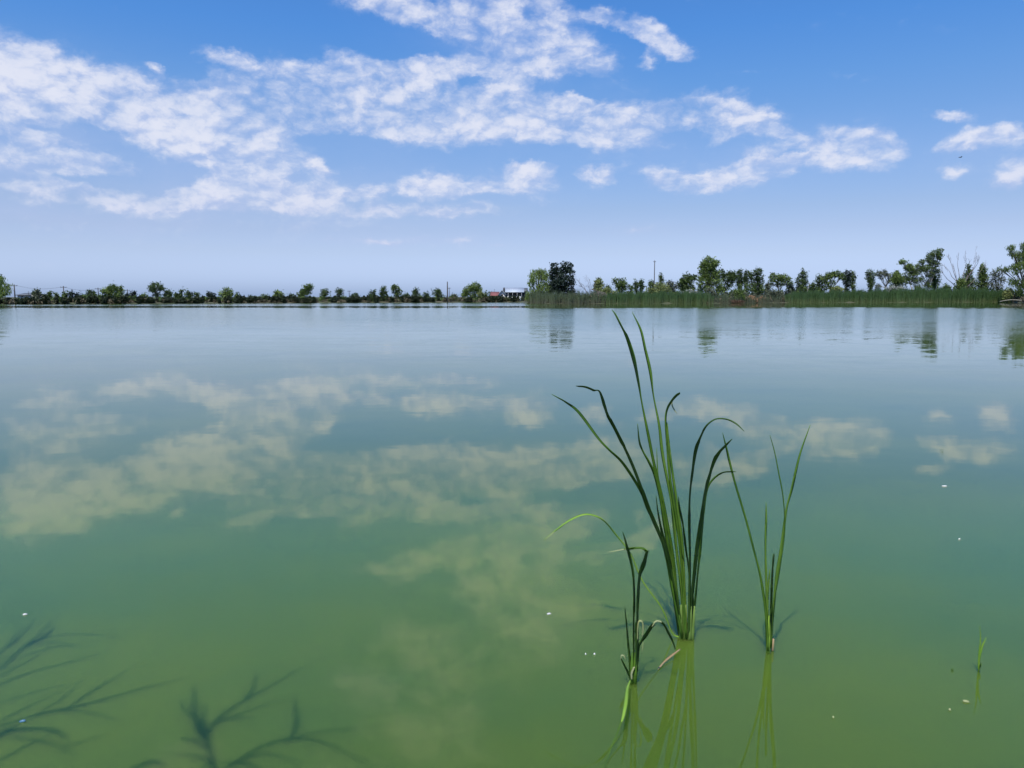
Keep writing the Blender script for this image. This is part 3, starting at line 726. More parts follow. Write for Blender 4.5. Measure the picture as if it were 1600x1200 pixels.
# --- tall reeds on the near bank, outside the frame, whose shadows fall into the left corner
def cast(px, py, z):
    p = at_water(px, py); return p + SUN * (z / SUN[2])
def shade_plant(label, foot, blades, stem_to):
    t = empty('tall_reed', (foot[0], foot[1], foot[2]), label, 'reed')
    mb = MB(); foot = np.array(foot, float)
    for (sx, sy, z, r_) in stem_to:
        e = cast(sx, sy, z); m1 = foot * .55 + e * .45; m1[0] -= .12; m1[2] += .2
        mb.tube(catmull([foot - [0, 0, .1], m1, e], 5), np.linspace(r_, r_ * .5, 11), 6)
    mb.build('stem', LEAF, t)
    for pts, z0, z1, wd in blades:
        A = catmull(np.array([list(p) for p in pts], float), 5); nA = len(A)
        zz = np.linspace(z0, z1, nA)
        P3 = np.array([cast(a[0], a[1], z) for a, z in zip(A, zz)])
        s = np.linspace(0, 1, nA); ww = wd * .62 * np.minimum(1, .55 + 1.6 * s) * (1 - s ** 2.2) + .003
        V, Q = ribbon(P3, ww, np.zeros(nA), fixed_n=SUN + np.array([.2, -.3, 0]))
        mesh_np('leaf', V, Q, LEAF, t)
    return t
shade_plant('tall reed on the bank beyond the left edge whose shadow reaches into the corner', (-3.0, 0.9, 0.1), [
  ([(-25,1080),(40,1052),(110,1033),(175,1015)],2.7,3.1,.035), ([(0,1045),(25,1020),(62,990),(92,958)],3.0,3.3,.045),
  ([(-5,1022),(30,995),(58,962)],3.0,3.3,.03), ([(50,1002),(100,990),(140,990),(205,994)],2.9,3.1,.022), ([(60,1003),(95,1003),(120,1012)],2.9,3.0,.02),
  ([(40,1010),(72,992),(88,975)],3.0,3.1,.05), ([(-15,1062),(40,1034),(78,1012)],2.8,3.0,.026), ([(-20,1035),(12,1008),(34,975)],2.9,3.2,.030), ([(20,1030),(75,1012),(130,1005)],2.8,3.0,.020)],
  [(10,1040,2.8,.008),(-10,1078,2.7,.008)])
shade_plant('broad leaved reed on the bank beyond the left edge with the longest shadow', (-2.7, 0.8, 0.1), [
  ([(-25,1142),(60,1115),(130,1100),(220,1075),(295,1056)],2.5,3.0,.048), ([(110,1102),(150,1075),(208,1040)],2.7,3.0,.036),
  ([(-5,1128),(50,1100),(105,1074)],2.6,2.9,.03), ([(-10,1192),(40,1165),(92,1138)],2.5,2.7,.035), ([(-15,1150),(30,1138),(85,1140),(110,1160)],2.5,2.6,.055),
  ([(100,1166),(165,1146)],2.6,2.8,.02), ([(-20,1160),(10,1140),(30,1130)],2.5,2.6,.07), ([(60,1113),(100,1088),(128,1060)],2.6,2.9,.024), ([(80,1108),(140,1112),(190,1125)],2.6,2.8,.020), ([(-10,1100),(60,1078),(120,1066)],2.5,2.8,.022), ([(20,1150),(80,1160),(120,1180)],2.5,2.7,.026)],
  [(-5,1145,2.5,.010),(20,1140,2.6,.008)])
shade_plant('tall reed on the bank below the frame with an arching leaf shadow', (-1.9, 0.7, 0.1), [
  ([(326,1160),(310,1135),(304,1105),(302,1066)],2.85,3.2,.05), ([(322,1150),(340,1122),(370,1100),(430,1066),(485,1034)],2.9,3.3,.04),
  ([(380,1095),(395,1075),(402,1050)],3.0,3.2,.03), ([(342,1225),(330,1180),(318,1125),(322,1095)],2.7,3.0,.040),
  ([(345,1205),(400,1170),(450,1153),(510,1160),(590,1200)],2.8,3.2,.04), ([(450,1158),(464,1132),(463,1108),(457,1082)],3.0,3.2,.035),
  ([(452,1154),(490,1143),(540,1138),(615,1132)],3.1,3.2,.02), ([(350,1190),(385,1192),(420,1208)],2.8,2.9,.04), ([(285,1150),(312,1160),(330,1175)],2.9,2.8,.03),
  ([(340,1122),(370,1120),(400,1122)],2.9,3.0,.03), ([(335,1130),(365,1118),(420,1098),(450,1092)],2.9,3.1,.022), ([(345,1205),(390,1180),(430,1178),(475,1192)],2.8,3.0,.028), ([(318,1130),(290,1110),(282,1088)],2.9,3.1,.022), ([(330,1190),(300,1178),(262,1176)],2.8,2.9,.026), ([(205,1200),(240,1188),(260,1200)],2.8,2.8,.06)],
  [(330,1190,2.7,.012),(345,1210,2.7,.010)])

# ------------------------------------------------------------------ reed beds and undergrowth (uncountable)
def reed_bed(name, label, x0, x1, hpx, depth_m, per_m2, mat, hv=.12, jag=0.0, wd=.05):
    g = np.random.default_rng(int(x0)); 
    # along the shore in photo columns
    cols = np.linspace(x0, x1, 60); Ys = np.array([shore_Y(c) for c in cols]); Xs = np.array([(c - 800) / F * (y / CP) for c, y in zip(cols, Ys)])
    Lr = np.hypot(np.diff(Xs), np.diff(Ys)).sum(); n_ = int(Lr * depth_m * per_m2)
    u = g.random(n_); px = x0 + u * (x1 - x0)
    dd = g.random(n_) ** 1.3 * depth_m - 0.4
    Yb = np.interp(px, cols, Ys) + dd + .5 * np.sin(px * .11) + .4 * np.sin(px * .31)
    Xb = np.interp(px, cols, Xs) * Yb / np.interp(px, cols, Ys)
    s = Yb * CP / F
    hh = np.interp(px, [q[0] for q in hpx], [q[1] for q in hpx]) * s
    hh = hh * (1 + g.normal(size=n_) * hv * .9 + .06 * np.sin(px * .19) + .07 * np.sin(px * .53 + 1) + .05 * np.sin(px * 1.7 + 2 * np.sin(px * .23)) + jag * np.sin(px * .9))
    hh = np.maximum(hh, .3)
    wdt = wd * g.uniform(.6, 1.4, n_); th = g.uniform(0, math.pi, n_)
    wx_, wy_ = np.cos(th) * wdt, np.sin(th) * wdt * .5
    lx, ly = g.normal(size=n_) * .09 * hh, g.normal(size=n_) * .05 * hh
    z0 = np.full(n_, -.1)
    P = lambda x, y, z: np.stack([x, y, z], -1)
    V = np.stack([P(Xb - wx_, Yb - wy_, z0), P(Xb + wx_, Yb + wy_, z0),
                  P(Xb + wx_ * .8 + lx * .3, Yb + wy_ * .8 + ly * .3, hh * .6), P(Xb - wx_ * .8 + lx * .3, Yb - wy_ * .8 + ly * .3, hh * .6),
                  P(Xb + lx, Yb + ly, hh)], 1).reshape(-1, 3)
    k = np.arange(n_)[:, None] * 5
    return tag(mesh_np(name, V, [k + np.array([0, 1, 2, 3]), k + np.array([3, 2, 4])], mat), label, 'reeds', kind='stuff')
def reed_mat(name, green, green2, base):
    m, n, o = new_mat(name); g = n.n.new('ShaderNodeNewGeometry')
    z = n.sep(g.outputs['Position'])[2]
    f = n.noise(n.vmath('MULTIPLY', g.outputs['Position'], (1, 1, .1)), .8, 4, .65)
    k = n.math('ADD', n.math('MULTIPLY', n.mapr(f, .3, .7), .5), n.math('MULTIPLY', g.outputs['Random Per Island'], .5))
    c = n.mix(k, green, green2)
    zz = n.math('ADD', z, n.math('MULTIPLY', n.math('SUBTRACT', g.outputs['Random Per Island'], .5), 1.2))
    c = n.mix(n.mapr(zz, .2, 1.5, .75, 0, smooth=True), c, base)
    principled(n, o, Base_Color=c, Roughness=.6); return m
RM = reed_mat('reed_green', (0.013, 0.040, 0.009), (0.050, 0.102, 0.018), (0.078, 0.098, 0.028))
RM2 = reed_mat('reed_mixed', (0.022, 0.045, 0.018), (0.085, 0.105, 0.045), (0.065, 0.060, 0.032))
reed_bed('reed_bed', 'dense green reed wall left of centre on the right shore', 938, 1112, [(938,14),(955,17),(1090,18),(1112,12)], 5, 26, RM)
reed_bed('reed_bed', 'long green reed wall along the shore under the bare tree', 1222, 1572, [(1222,12),(1240,17),(1330,18),(1440,21),(1520,20),(1560,17),(1572,11)], 5, 26, RM)
reed_bed('reed_bed', 'mixed green and tan reeds at the foot of the dark poplars', 820, 945, [(820,10),(835,14),(880,12),(915,14),(945,13)], 5, 20, RM2, .35, .1)
reed_bed('reed_bed', 'patchy reeds and weeds between the two green reed walls', 1100, 1232, [(1100,11),(1150,8),(1180,7),(1232,9)], 5, 12, RM2, .5, .2)

def belt(name, label, x0, x1, hpx, depth_m, off, mat, n_, size, seed, gap=0.0):
    g = np.random.default_rng(seed)
    cols = np.linspace(x0, x1, 200); Ys = np.array([shore_Y(c) for c in cols])
    # clumps
    nc = int((x1 - x0) / 3.2); cx = g.uniform(x0, x1, nc); cy = off + g.random(nc) * depth_m
    ch = np.interp(cx, [q[0] for q in hpx], [q[1] for q in hpx]) * g.uniform(.55, 1.05, nc)
    cw = g.uniform(2.0, 6.5, nc)
    k = g.integers(0, nc, n_)
    d = g.normal(size=(n_, 3)); d /= np.linalg.norm(d, axis=1)[:, None]; r = g.random(n_) ** .4
    px = cx[k] + d[:, 0] * cw[k] * r; Yb = np.interp(px, cols, Ys) + cy[k] + d[:, 1] * r * 1.2
    s = Yb * CP / F; hh = ch[k] * s
    z = hh * (.5 + .5 * d[:, 2] * r) + g.normal(size=n_) * .05
    X_ = (px - 800) / F * (Yb / CP)
    c = np.stack([X_, Yb, np.maximum(z, .02)], 1)
    nn = g.normal(size=(n_, 3)) + [0, -.2, .5]; nn /= np.linalg.norm(nn, axis=1)[:, None]
    a = g.normal(size=(n_, 3)); u = np.cross(nn, a); u /= np.linalg.norm(u, axis=1)[:, None]; v = np.cross(u, nn)
    s_ = size * g.uniform(.5, 1.4, n_)[:, None]
    V = np.stack([c - v * s_, c + u * s_ * .55, c + v * s_, c - u * s_ * .55], 1).reshape(-1, 3)
    return tag(mesh_np(name, V, np.arange(4 * n_).reshape(-1, 4), mat), label, 'undergrowth', kind='stuff')
HB = [(-250,14),(0,12),(35,9),(60,14),(100,13),(160,13),(260,12),(300,9),(330,12),(450,11.5),(700,11),(820,10)]
belt('undergrowth', 'dark undergrowth along the whole far left shore', -260, 822, HB, 5, -0.3, FOL['hedge'], 60000, .30, 1)
belt('undergrowth', 'dry tan and brown weeds mixed along the far left shore', -260, 822, [(-250,11),(0,11),(60,8),(130,11),(290,8),(420,6),(700,9),(820,9)], 4, -.2, FOL['brown'], 7000, .26, 2)
belt('undergrowth', 'green weeds and low shrubs mixed along the far left shore', -260, 822, [(-250,14),(0,10),(130,15),(300,11),(560,12),(820,11)], 6, 2, FOL['mid'], 12000, .28, 3)
belt('undergrowth', 'dark scrub behind the reeds on the right shore', 822, 1900, [(822,14),(1000,15),(1100,17),(1225,20),(1560,21),(1700,20),(1900,24)], 8, 5.5, FOL['hedge'], 42000, .32, 4)
belt('undergrowth', 'dry pale weeds at the water edge of the right shore', 822, 1900, [(822,9),(900,14),(940,16),(960,4),(1100,4),(1130,12),(1220,13),(1240,3),(1550,3),(1575,12),(1900,14)], 4, 1, FOL['brown'], 14000, .26, 5)
belt('undergrowth', 'leafy thicket under the trees of the right shore', 940, 1900, [(940,17),(1000,19),(1040,22),(1095,27),(1150,32),(1240,33),(1290,22),(1350,19),(1400,26),(1470,30),(1560,30),(1620,34),(1900,34)], 9, 10, FOL['mid'], 26000, .30, 14)
belt('undergrowth', 'green shrubs between the reed walls', 1105, 1232, [(1105,20),(1120,16),(1150,22),(1185,14),(1232,22)], 5, 3, FOL['grey'], 8000, .26, 6)

# ------------------------------------------------------------------ trees
def YF(px, back): return shore_Y(px) + back
def T_(label, kind, x, top, wd, base, col, back=12, name=None, cat='tree', **kw):
    Y = YF(x, back); tree_seed[0] += 1
    S = auto_spec(kind, x, top, wd * (1.22 if x > 900 else 1.12), base, tree_seed[0])
    return tree(name or {'round': 'broadleaf_tree', 'umbrella': 'broadleaf_tree', 'column': 'poplar_tree', 'cone': 'broadleaf_tree', 'bush': 'bush'}[kind], label, cat, Y, S, col, **kw)
# far left shore
tree('willow_tree', 'light green willow cut by the left edge, largest crown on the far left shore', 'tree', YF(0, 3), [(-6,437,12,8),(4,448,12,8),(-12,452,14,9),(8,455,10,7),(-25,445,14,12),(0,460,13,6)], 'light', leaf=.24, droop=.5)
tree('broadleaf_tree', 'dark treetop rising behind the willow at the left edge', 'tree', YF(-8, 10), [(-6,434,9,5),(-18,430,12,8),(-2,433,6,3),(-14,445,14,10)], 'dark')
T_('low dark tree just right of the leftmost utility pole', 'round', 56, 454, 14, 470, 'dark', 8)
T_('feathery grey green tree beside the low dark tree near the leftmost pole', 'cone', 59, 452, 12, 470, 'grey', 5)
T_('small bluish dome tree between the two leftmost utility poles', 'round', 77, 455, 11, 470, 'mid', 12)
T_('thin low bush left of the second utility pole', 'bush', 89, 458, 10, 471, 'mid', 10, cat='bush')
T_('small dark tree at the foot of the second utility pole', 'round', 101, 457, 9, 470, 'dark', 8)
T_('wide black green bush right of the second utility pole', 'round', 114, 455.5, 17, 472, 'black', 6)
T_('low dark bush left of the twin topped tree', 'bush', 129, 458, 11, 470, 'dark', 10, cat='bush')
T_('dark tree with a pointed top between the second and third utility poles', 'cone', 139, 451.5, 11, 470, 'dark', 12)
T_('dark round tree touching the third utility pole', 'round', 146, 454.5, 11, 470, 'dark', 14)
tree('willow_tree', 'low light green willow lobe left of the tall willow', 'tree', YF(163, 5), [(163,455,6,4),(160,461,5,5),(167,460,6,6)], 'light', leaf=.22)
tree('willow_tree', 'widest light green willow of the far left shore', 'tree', YF(178, 5), [(177,450,8,5),(170,455,6,5),(186,453,6,5),(178,459,9,6),(172,465,6,6),(186,462,5,6),(190,455,3,4)], 'light', leaf=.22, col2='mid')
T_('flat dark bush left of the short slender tree', 'bush', 199, 458, 14, 471, 'black', 8, cat='bush')
T_('short dark slender tree right of the widest willow', 'column', 209, 454.5, 9, 471, 'black', 8)
T_('low hazy bush left of the round crowned lone tree', 'bush', 224, 458.5, 12, 470, 'mid', 22, cat='bush')
tree('broadleaf_tree', 'round crowned lone tree standing clear on a short trunk on the far left shore', 'tree', YF(243, 10), [(242,448,10,5),(236,450,6,4.5),(250,449,7,5),(243,454,8,4),(247,443.5,4,2.5),(239,444,3,2),(254,452,4,3),(244,461,7,4)], 'dark', leaf=.22, base=244)
T_('small dark round tree right of the round crowned lone tree', 'round', 263, 453.5, 14, 470, 'dark', 9)
T_('small black bush between two gaps in the hedge', 'bush', 277, 456.5, 9, 470, 'dark', 12, cat='bush')
T_('little pointed tree in the low gap of the far hedge', 'cone', 283, 453, 6, 469, 'dark', 20)
T_('left tree of a joined dark pair above the tan bank', 'round', 296, 452.5, 14, 470, 'dark', 8)
T_('right tree of a joined dark pair above the tan bank', 'round', 308, 454.5, 16, 471, 'dark', 8)
T_('dark dome tree leaning left beside the light green tree', 'round', 330, 454.5, 17, 471, 'black', 6)
tree('broadleaf_tree', 'light green tree with a ragged peak on the far left shore', 'tree', YF(354, 6), [(353,454,6,4),(348,460,7,5),(359,458,7,5),(354,463,9,6),(355,451,3,2)], 'light', leaf=.22)
T_('dark bush right of the ragged peaked light tree', 'bush', 371, 457.5, 11, 471, 'dark', 7, cat='bush')
T_('lowest bush of the thin hedge stretch', 'bush', 394, 461, 11, 470, 'dark', 9, cat='bush')
T_('small bush left of the pale domed tree', 'bush', 415, 459.5, 14, 471, 'mid', 9, cat='bush')
T_('pale green domed tree left of centre on the far shore', 'round', 436, 452, 19, 471, 'light', 7)
T_('dark bush right of the pale domed tree', 'bush', 455, 458, 12, 471, 'dark', 9, cat='bush')
T_('tall dark green tree, highest between the pale domed tree and the pole in water', 'round', 476, 443.5, 23, 472, 'mid', 7)
T_('low squat tree with a flat top right of the tall dark green tree', 'round', 508, 450.5, 19, 471, 'dark', 9)
T_('narrow dark tree left of the pair of short poles', 'round', 529, 448.5, 13, 471, 'dark', 9)
T_('small low tree right of the pair of short poles', 'round', 555, 456, 13, 471, 'dark', 11)
T_('small square topped tree left of the twin clump', 'round', 581, 452, 15, 471, 'dark', 10)
T_('uneven tree with two tops left of the egg shaped tree', 'round', 598, 447.5, 18, 471, 'dark', 8)
T_('egg shaped dark tree on a thin trunk', 'column', 618, 445.5, 15, 472, 'mid', 8)
T_('low bush right of the egg shaped tree', 'bush', 634, 457.5, 15, 470, 'mid', 14, cat='bush')
T_('pointed dark tree halfway between the egg shaped tree and the dark pole', 'cone', 649, 449, 17, 471, 'dark', 9)
T_('small dark bush right of the pointed dark tree', 'bush', 666, 456.5, 10, 471, 'dark', 11, cat='bush')
T_('rounded dark tree just left of the tall dark pole in the water', 'round', 685, 450, 17, 471, 'dark', 8)
T_('faint low bush right of the tall dark pole in the water', 'bush', 709, 459, 12, 470, 'grey', 18, cat='bush')
tree('broadleaf_tree', 'big light green tree left of the white roofed houses', 'tree', YF(740, 7), [(742,448,9,6.5),(733,452,7,6),(727,457,5,6),(748,452,6,7),(738,459,9,6),(725,462,5,4)], 'light', leaf=.24, col2='mid')
T_('yellow green bush at the right foot of the big light green tree', 'bush', 752, 454.5, 11, 467, 'yellow', 4, cat='bush')
T_('small dark pointed tree right of the yellow green bush', 'cone', 759, 456, 8, 468, 'dark', 4)
T_('dark tree behind the red roof', 'round', 769, 455, 13, 468, 'dark', 30)
T_('dark conifer like tree behind the white gabled house', 'cone', 789, 449.5, 8, 468, 'black', 38)
# right shore, big ones
tree('willow_tree', 'pale green weeping willow at the left end of the right shore', 'tree', YF(840, 6), [(835,432,9,9),(848,430,9,8),(842,426,7,5),(852,438,6,9),(831,443,6,9),(846,450,11,8),(832,459,9,7),(852,457,8,8),(826,464,6,6),(842,462,10,6)], 'light', leaf=.26, droop=.5, dens=1.3, r0=.3)
tree('poplar_tree', 'broad black green poplar group, the tallest and darkest crown left of the reeds', 'tree', YF(878, 10), [(866,418,7,9),(887,417,9,9),(876,425,11,9),(893,428,6,9),(863,432,6,9),(878,440,15,11),(868,446,10,9),(889,447,9,9),(876,456,14,8),(895,440,4,7),(862,455,5,7),(892,458,7,6)], 'black', leaf=.30, dens=1.35, r0=.4, base=878)
T_('dark shadowy tree filling behind the gap between willow and poplars', 'round', 858, 440, 14, 465, 'dark', 16)
T_('yellow green bush tree with a dark top right of the bare bush', 'cone', 936, 434, 21, 466, 'yellow', 8)
T_('small dark tree peeping behind the yellow green bush tree', 'round', 935, 433.5, 12, 458, 'dark', 26)
T_('dark low tree right of the yellow green bush tree', 'round', 949, 444, 12, 462, 'dark', 30)
T_('rounded dark tree with a light top behind the left reed wall', 'round', 969, 434.5, 24, 463, 'mid', 26)
T_('small distant tree right of the rounded tree behind the left reed wall', 'round', 985, 444.5, 9, 462, 'mid', 50)
T_('left one of two dark pointed distant poplars', 'column', 994, 439.5, 9, 462, 'dark', 55)
T_('right one of two dark pointed distant poplars', 'column', 1002, 438.5, 9, 462, 'dark', 55)
T_('dark tree just left of the tall thin pole', 'round', 1019, 436, 12, 462, 'mid', 40)
T_('dark narrow tree just right of the tall thin pole', 'cone', 1032, 427.5, 13, 462, 'dark', 45)
T_('light yellow green shrub mound around the foot of the tall thin pole', 'bush', 1027, 441, 30, 466, 'yellow', 10, cat='bush')
T_('grey green slim tree between the tall thin pole and the dark square tree', 'round', 1049, 437, 17, 462, 'grey', 14)
T_('dark square shaped tree with a light green top above the left reed wall', 'round', 1072, 424.5, 27, 462, 'dark', 16, col2='mid')
T_('pale silvery bush on top of the left reed wall', 'bush', 1080, 452, 22, 464, 'pale', 7, cat='bush')
tree('broadleaf_tree', 'tallest mid shore tree, light green with a narrow upper crown', 'tree', YF(1107, 12), [(1108,410,10,8),(1097,416,6,6),(1118,411,6,6),(1101,427,8,6),(1116,428,8,7),(1103,420,6,7),(1113,418,6,6),(1107,403,5,3),(1100,434,9,8),(1112,436,10,8),(1094,440,7,10),(1120,440,9,9),(1105,450,14,8),(1124,452,7,7)], 'light', leaf=.26, r0=.3, col2='mid', dens=.9)
T_('small pale bush at the foot of the tallest mid shore tree', 'bush', 1108, 450, 18, 470, 'grey', 5, cat='bush')
T_('wide dark tree right of the tallest mid shore tree', 'round', 1139, 419.5, 28, 463, 'dark', 18)
T_('first slim dark poplar right of the wide dark tree', 'column', 1156, 423, 11, 462, 'dark', 22)
T_('second slim dark poplar right of the wide dark tree', 'column', 1166, 424, 10, 462, 'dark', 26)
tree('broadleaf_tree', 'tall dark tree with a notched top left of a sky gap', 'tree', YF(1183, 16), [(1184,424,8,6),(1187,432,8,7),(1178,436,6,7),(1172,430,4,6),(1188,442,7,6),(1174,447,6,7),(1186,454,8,6)], 'dark', leaf=.26, base=1178)
T_('low grey bush in the sky gap', 'bush', 1198, 438, 9, 466, 'grey', 14, cat='bush')
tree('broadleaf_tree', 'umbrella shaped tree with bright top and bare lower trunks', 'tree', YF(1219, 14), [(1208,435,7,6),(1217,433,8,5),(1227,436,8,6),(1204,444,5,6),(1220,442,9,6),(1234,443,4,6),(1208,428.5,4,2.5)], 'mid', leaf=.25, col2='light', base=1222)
T_('small dark bush under the right side of the umbrella shaped tree', 'bush', 1235, 443, 12, 464, 'black', 10, cat='bush')
T_('dark spire topped tree left of a pale leaning trunk', 'cone', 1254, 420.5, 24, 460, 'dark', 15)
T_('small dark tree right of the pale leaning trunk', 'round', 1270, 440, 11, 462, 'dark', 17)
T_('slim pointed tree at the left end of the arching crown', 'column', 1281, 430.5, 10, 462, 'dark', 18)
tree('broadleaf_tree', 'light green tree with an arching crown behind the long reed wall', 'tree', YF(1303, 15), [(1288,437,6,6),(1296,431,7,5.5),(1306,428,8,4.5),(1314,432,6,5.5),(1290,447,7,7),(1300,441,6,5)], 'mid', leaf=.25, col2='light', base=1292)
T_('bright low bush under the arching crown', 'bush', 1305, 446.5, 20, 460, 'yellow', 9, cat='bush')
T_('dark narrow tree left of the large open sky gap', 'column', 1324, 424, 13, 460, 'black', 17)
T_('greyish narrow tree at the edge of the large open sky gap', 'column', 1333, 426, 9, 460, 'mid', 19)
T_('dark narrow tree right of the large open sky gap', 'column', 1361, 421.5, 13, 456, 'dark', 16)
tree('broadleaf_tree', 'thin arching tree with sky showing beneath its crown', 'tree', YF(1380, 18), [(1373,428,5,5),(1382,426,6,5),(1389,431,5,5),(1378,434,5,4),(1390,440,4,5),(1372,447,4,5)], 'grey', leaf=.24, base=1386, bark=BARK_PALE)
T_('light green bushy tree left of the leaning giant', 'round', 1400, 423, 20, 455, 'light', 13, col2='mid')
T_('pale silver bush above the long reed wall', 'bush', 1398, 447, 26, 456, 'pale', 8, cat='bush')
tree('willow_tree', 'left leaning green lobe of the pale trunked willow', 'tree', YF(1425, 14), [(1410,410,6,3.5),(1401,427,4,4),(1434,416,4,4),(1421,418,7,6),(1427,426,8,7),(1418,432,8,7),(1412,440,7,8),(1428,438,7,8),(1406,436,5,6)], 'mid', leaf=.26, col2='light', base=1432, bark=BARK_PALE, r0=.3)
tree('willow_tree', 'largest willow on the right, its crown leaning to the right', 'tree', YF(1447, 12), [(1461,396,9,5),(1453,403,7,6),(1468,401,5,6),(1441,409,5,4),(1459,413,9,6),(1445,419,9,6),(1434,425,7,5),(1452,428,7,7),(1438,437,6,6),(1449,444,5,7),(1434,449,6,5),(1469,391,5,2.5),(1465,422,4,3)], 'mid', leaf=.26, col2='dark', base=1444, bark=BARK_PALE, r0=.35, dens=.9)
T_('small oval tree right of the leaning willow', 'column', 1461, 419, 15, 458, 'mid', 15)
T_('low dark bush left of the bare branched tree', 'bush', 1478, 444.5, 15, 458, 'mid', 12, cat='bush')
T_('green bush growing inside the bare branched tree', 'cone', 1512, 415, 22, 460, 'mid', 14)
T_('light green low bush at the left foot of the bare branched tree', 'bush', 1502, 432, 16, 460, 'light', 11, cat='bush')
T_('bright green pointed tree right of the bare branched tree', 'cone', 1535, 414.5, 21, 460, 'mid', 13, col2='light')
tree('broadleaf_tree', 'thin grey green tree with gaps in its crown near the right edge', 'tree', YF(1558, 14), [(1553,428,6,6),(1562,425,7,6),(1557,436,8,7),(1566,438,5,7),(1550,442,5,7),(1560,449,8,8)], 'grey', leaf=.24, dens=.6, base=1558)
tree('willow_tree', 'drooping willow cut by the right edge, with hanging side branches', 'tree', YF(1592, 8), [(1580,387,6,4),(1582,396,5,7),(1589,398,6,6),(1600,386,6,7),(1600,402,10,8),(1594,415,9,6),(1610,395,12,14),(1584,417,7,4),(1572,422,7,4),(1562,420,5,3),(1586,426,5,5),(1592,443,10,9),(1606,438,10,12),(1580,441,6,6),(1600,455,12,8),(1612,420,12,14)], 'mid', leaf=.27, col2='light', base=1604, r0=.35, droop=.3)
T_('yellow weedy shrub on the dark bank near the right edge', 'bush', 1574, 449, 14, 468, 'yellow', 3, cat='bush')
# shrubs along the right water edge
T_('green shrub right of the left reed wall', 'bush', 1150, 451, 34, 473, 'mid', 3, cat='bush', leaf=.22)
T_('orange dry shrub glowing at the water edge', 'bush', 1175, 462, 15, 474, 'orange', .5, cat='bush', leaf=.2, dens=1.6)
T_('small orange brown dry shrub beside the glowing one', 'bush', 1190, 462, 8, 474, 'orange', .8, cat='bush', leaf=.2)
T_('red brown low weeds at the water under the green shrub', 'bush', 1143, 468.5, 30, 475, 'red', .3, cat='bush', leaf=.16)
T_('grey green shrub right of the orange dry shrubs', 'bush', 1207, 451, 26, 474, 'grey', 3, cat='bush', leaf=.22)
T_('tan and green shrub left of the dark root tangle', 'bush', 900, 459, 32, 476, 'brown', 2, cat='bush', leaf=.22)
T_('pale tan shrub above the dark root tangle', 'bush', 950, 450, 22, 462, 'yellow', 4, cat='bush', leaf=.22)

# ------------------------------------------------------------------ bare trees and dead wood
def branchy(mb, p0, p1, r0, r1, g, depth, sp=.35):
    p0, p1 = np.array(p0, float), np.array(p1, float); L_ = np.linalg.norm(p1 - p0)
    mid = (p0 + p1) / 2 + g.normal(size=3) * L_ * .05
    mb.tube(catmull([p0, mid, p1], 3), np.linspace(r0, r1, 7), 5)
    if depth <= 0: return
    d = (p1 - p0) / L_
    for _ in range(4):
        t = g.uniform(.35, .95); b = p0 + (p1 - p0) * t
        nd = d + g.normal(size=3) * sp + [0, 0, .15]; nd /= np.linalg.norm(nd)
        branchy(mb, b, b + nd * L_ * g.uniform(.25, .45), r0 * (1 - t) * .6 + r1 * .6, r1 * .5, g, depth - 1, sp)
g = np.random.default_rng(5)
Yb = YF(1498, 13)
t = empty('bare_tree', (at_y(1500, 466, Yb)[0], Yb, G0), 'bare dead tree with a fan of grey branches against the sky', 'tree')
mb = MB(); foot = np.array([t.location[0], Yb, G0 - .3]); fk = at_y(1503, 458, Yb)
mb.tube([foot, fk], [.28, .22], 7); mb.build('trunk', BARK_DEAD, t)
mb = MB()
for (tx, ty, mx_, my_) in [(1462,411,1480,436),(1471,412,1487,432),(1481,398,1490,425),(1497,402,1498,424),(1508,398,1506,425),(1526,394,1517,425),(1531,400,1522,420),(1515,408,1512,430),(1540,412,1524,436),(1488,415,1494,432)]:
    m_ = at_y(mx_, my_, Yb + g.normal() * .6); e_ = at_y(tx, ty, Yb + g.normal() * 1.2)
    branchy(mb, fk, m_, .15, .085, g, 0); branchy(mb, m_, e_, .085, .03, g, 2, .3)
mb.build('branches', BARK_DEAD, t)
# bare arching bush right of the poplars
Yb = YF(915, 7)
t = empty('bare_bush', (at_y(925, 470, Yb)[0], Yb, G0), 'leafless grey bush arching between the dark poplars and the yellow green tree', 'bush')
mb = MB(); foot = np.array([t.location[0], Yb, G0 - .2])
for (tx, ty, mx_, my_) in [(898,434,912,446),(903,440,914,452),(915,433,922,450),(920,436,924,450),(908,447,918,456),(896,452,912,460),(930,440,928,455),(918,444,922,456)]:
    m_ = at_y(mx_, my_, Yb + g.normal() * .5); e_ = at_y(tx, ty, Yb + g.normal() * .8)
    branchy(mb, foot, m_, .08, .05, g, 0); branchy(mb, m_, e_, .05, .02, g, 2, .5)
mb.build('branches', BARK_DEAD, t)
# root tangle: fallen, dark hollow with hanging dry roots
Yb = YF(940, 0.6)
t = empty('fallen_tree', (at_y(938, 470, Yb)[0], Yb, .1), 'dark tangle of a fallen tree with hanging dry twigs at the water edge', 'fallen tree')
mb = MB(); c0 = at_y(938, 458, Yb + 1.5)
for k in range(70):
    a = g.uniform(-1, 1); top_ = at_y(938 + a * 9, 456 + abs(a) * 4 + g.uniform(-2, 2), Yb + g.uniform(0, 2))
    bot = at_y(938 + a * 17 + g.normal() * 2, 470 + g.uniform(-3, 4), Yb - g.uniform(0, .8)); bot[2] = max(bot[2], -.05)
    mb.tube([c0, top_, bot], [.05, .04, .02], 4)
mb.build('twigs', BARK_DEAD, t)
mb = MB(); mb.tube(catmull([at_y(925, 452, Yb + 3), c0, at_y(945, 468, Yb + 1)], 4), np.linspace(.16, .3, 9), 7); mb.build('trunk', BARK, t)
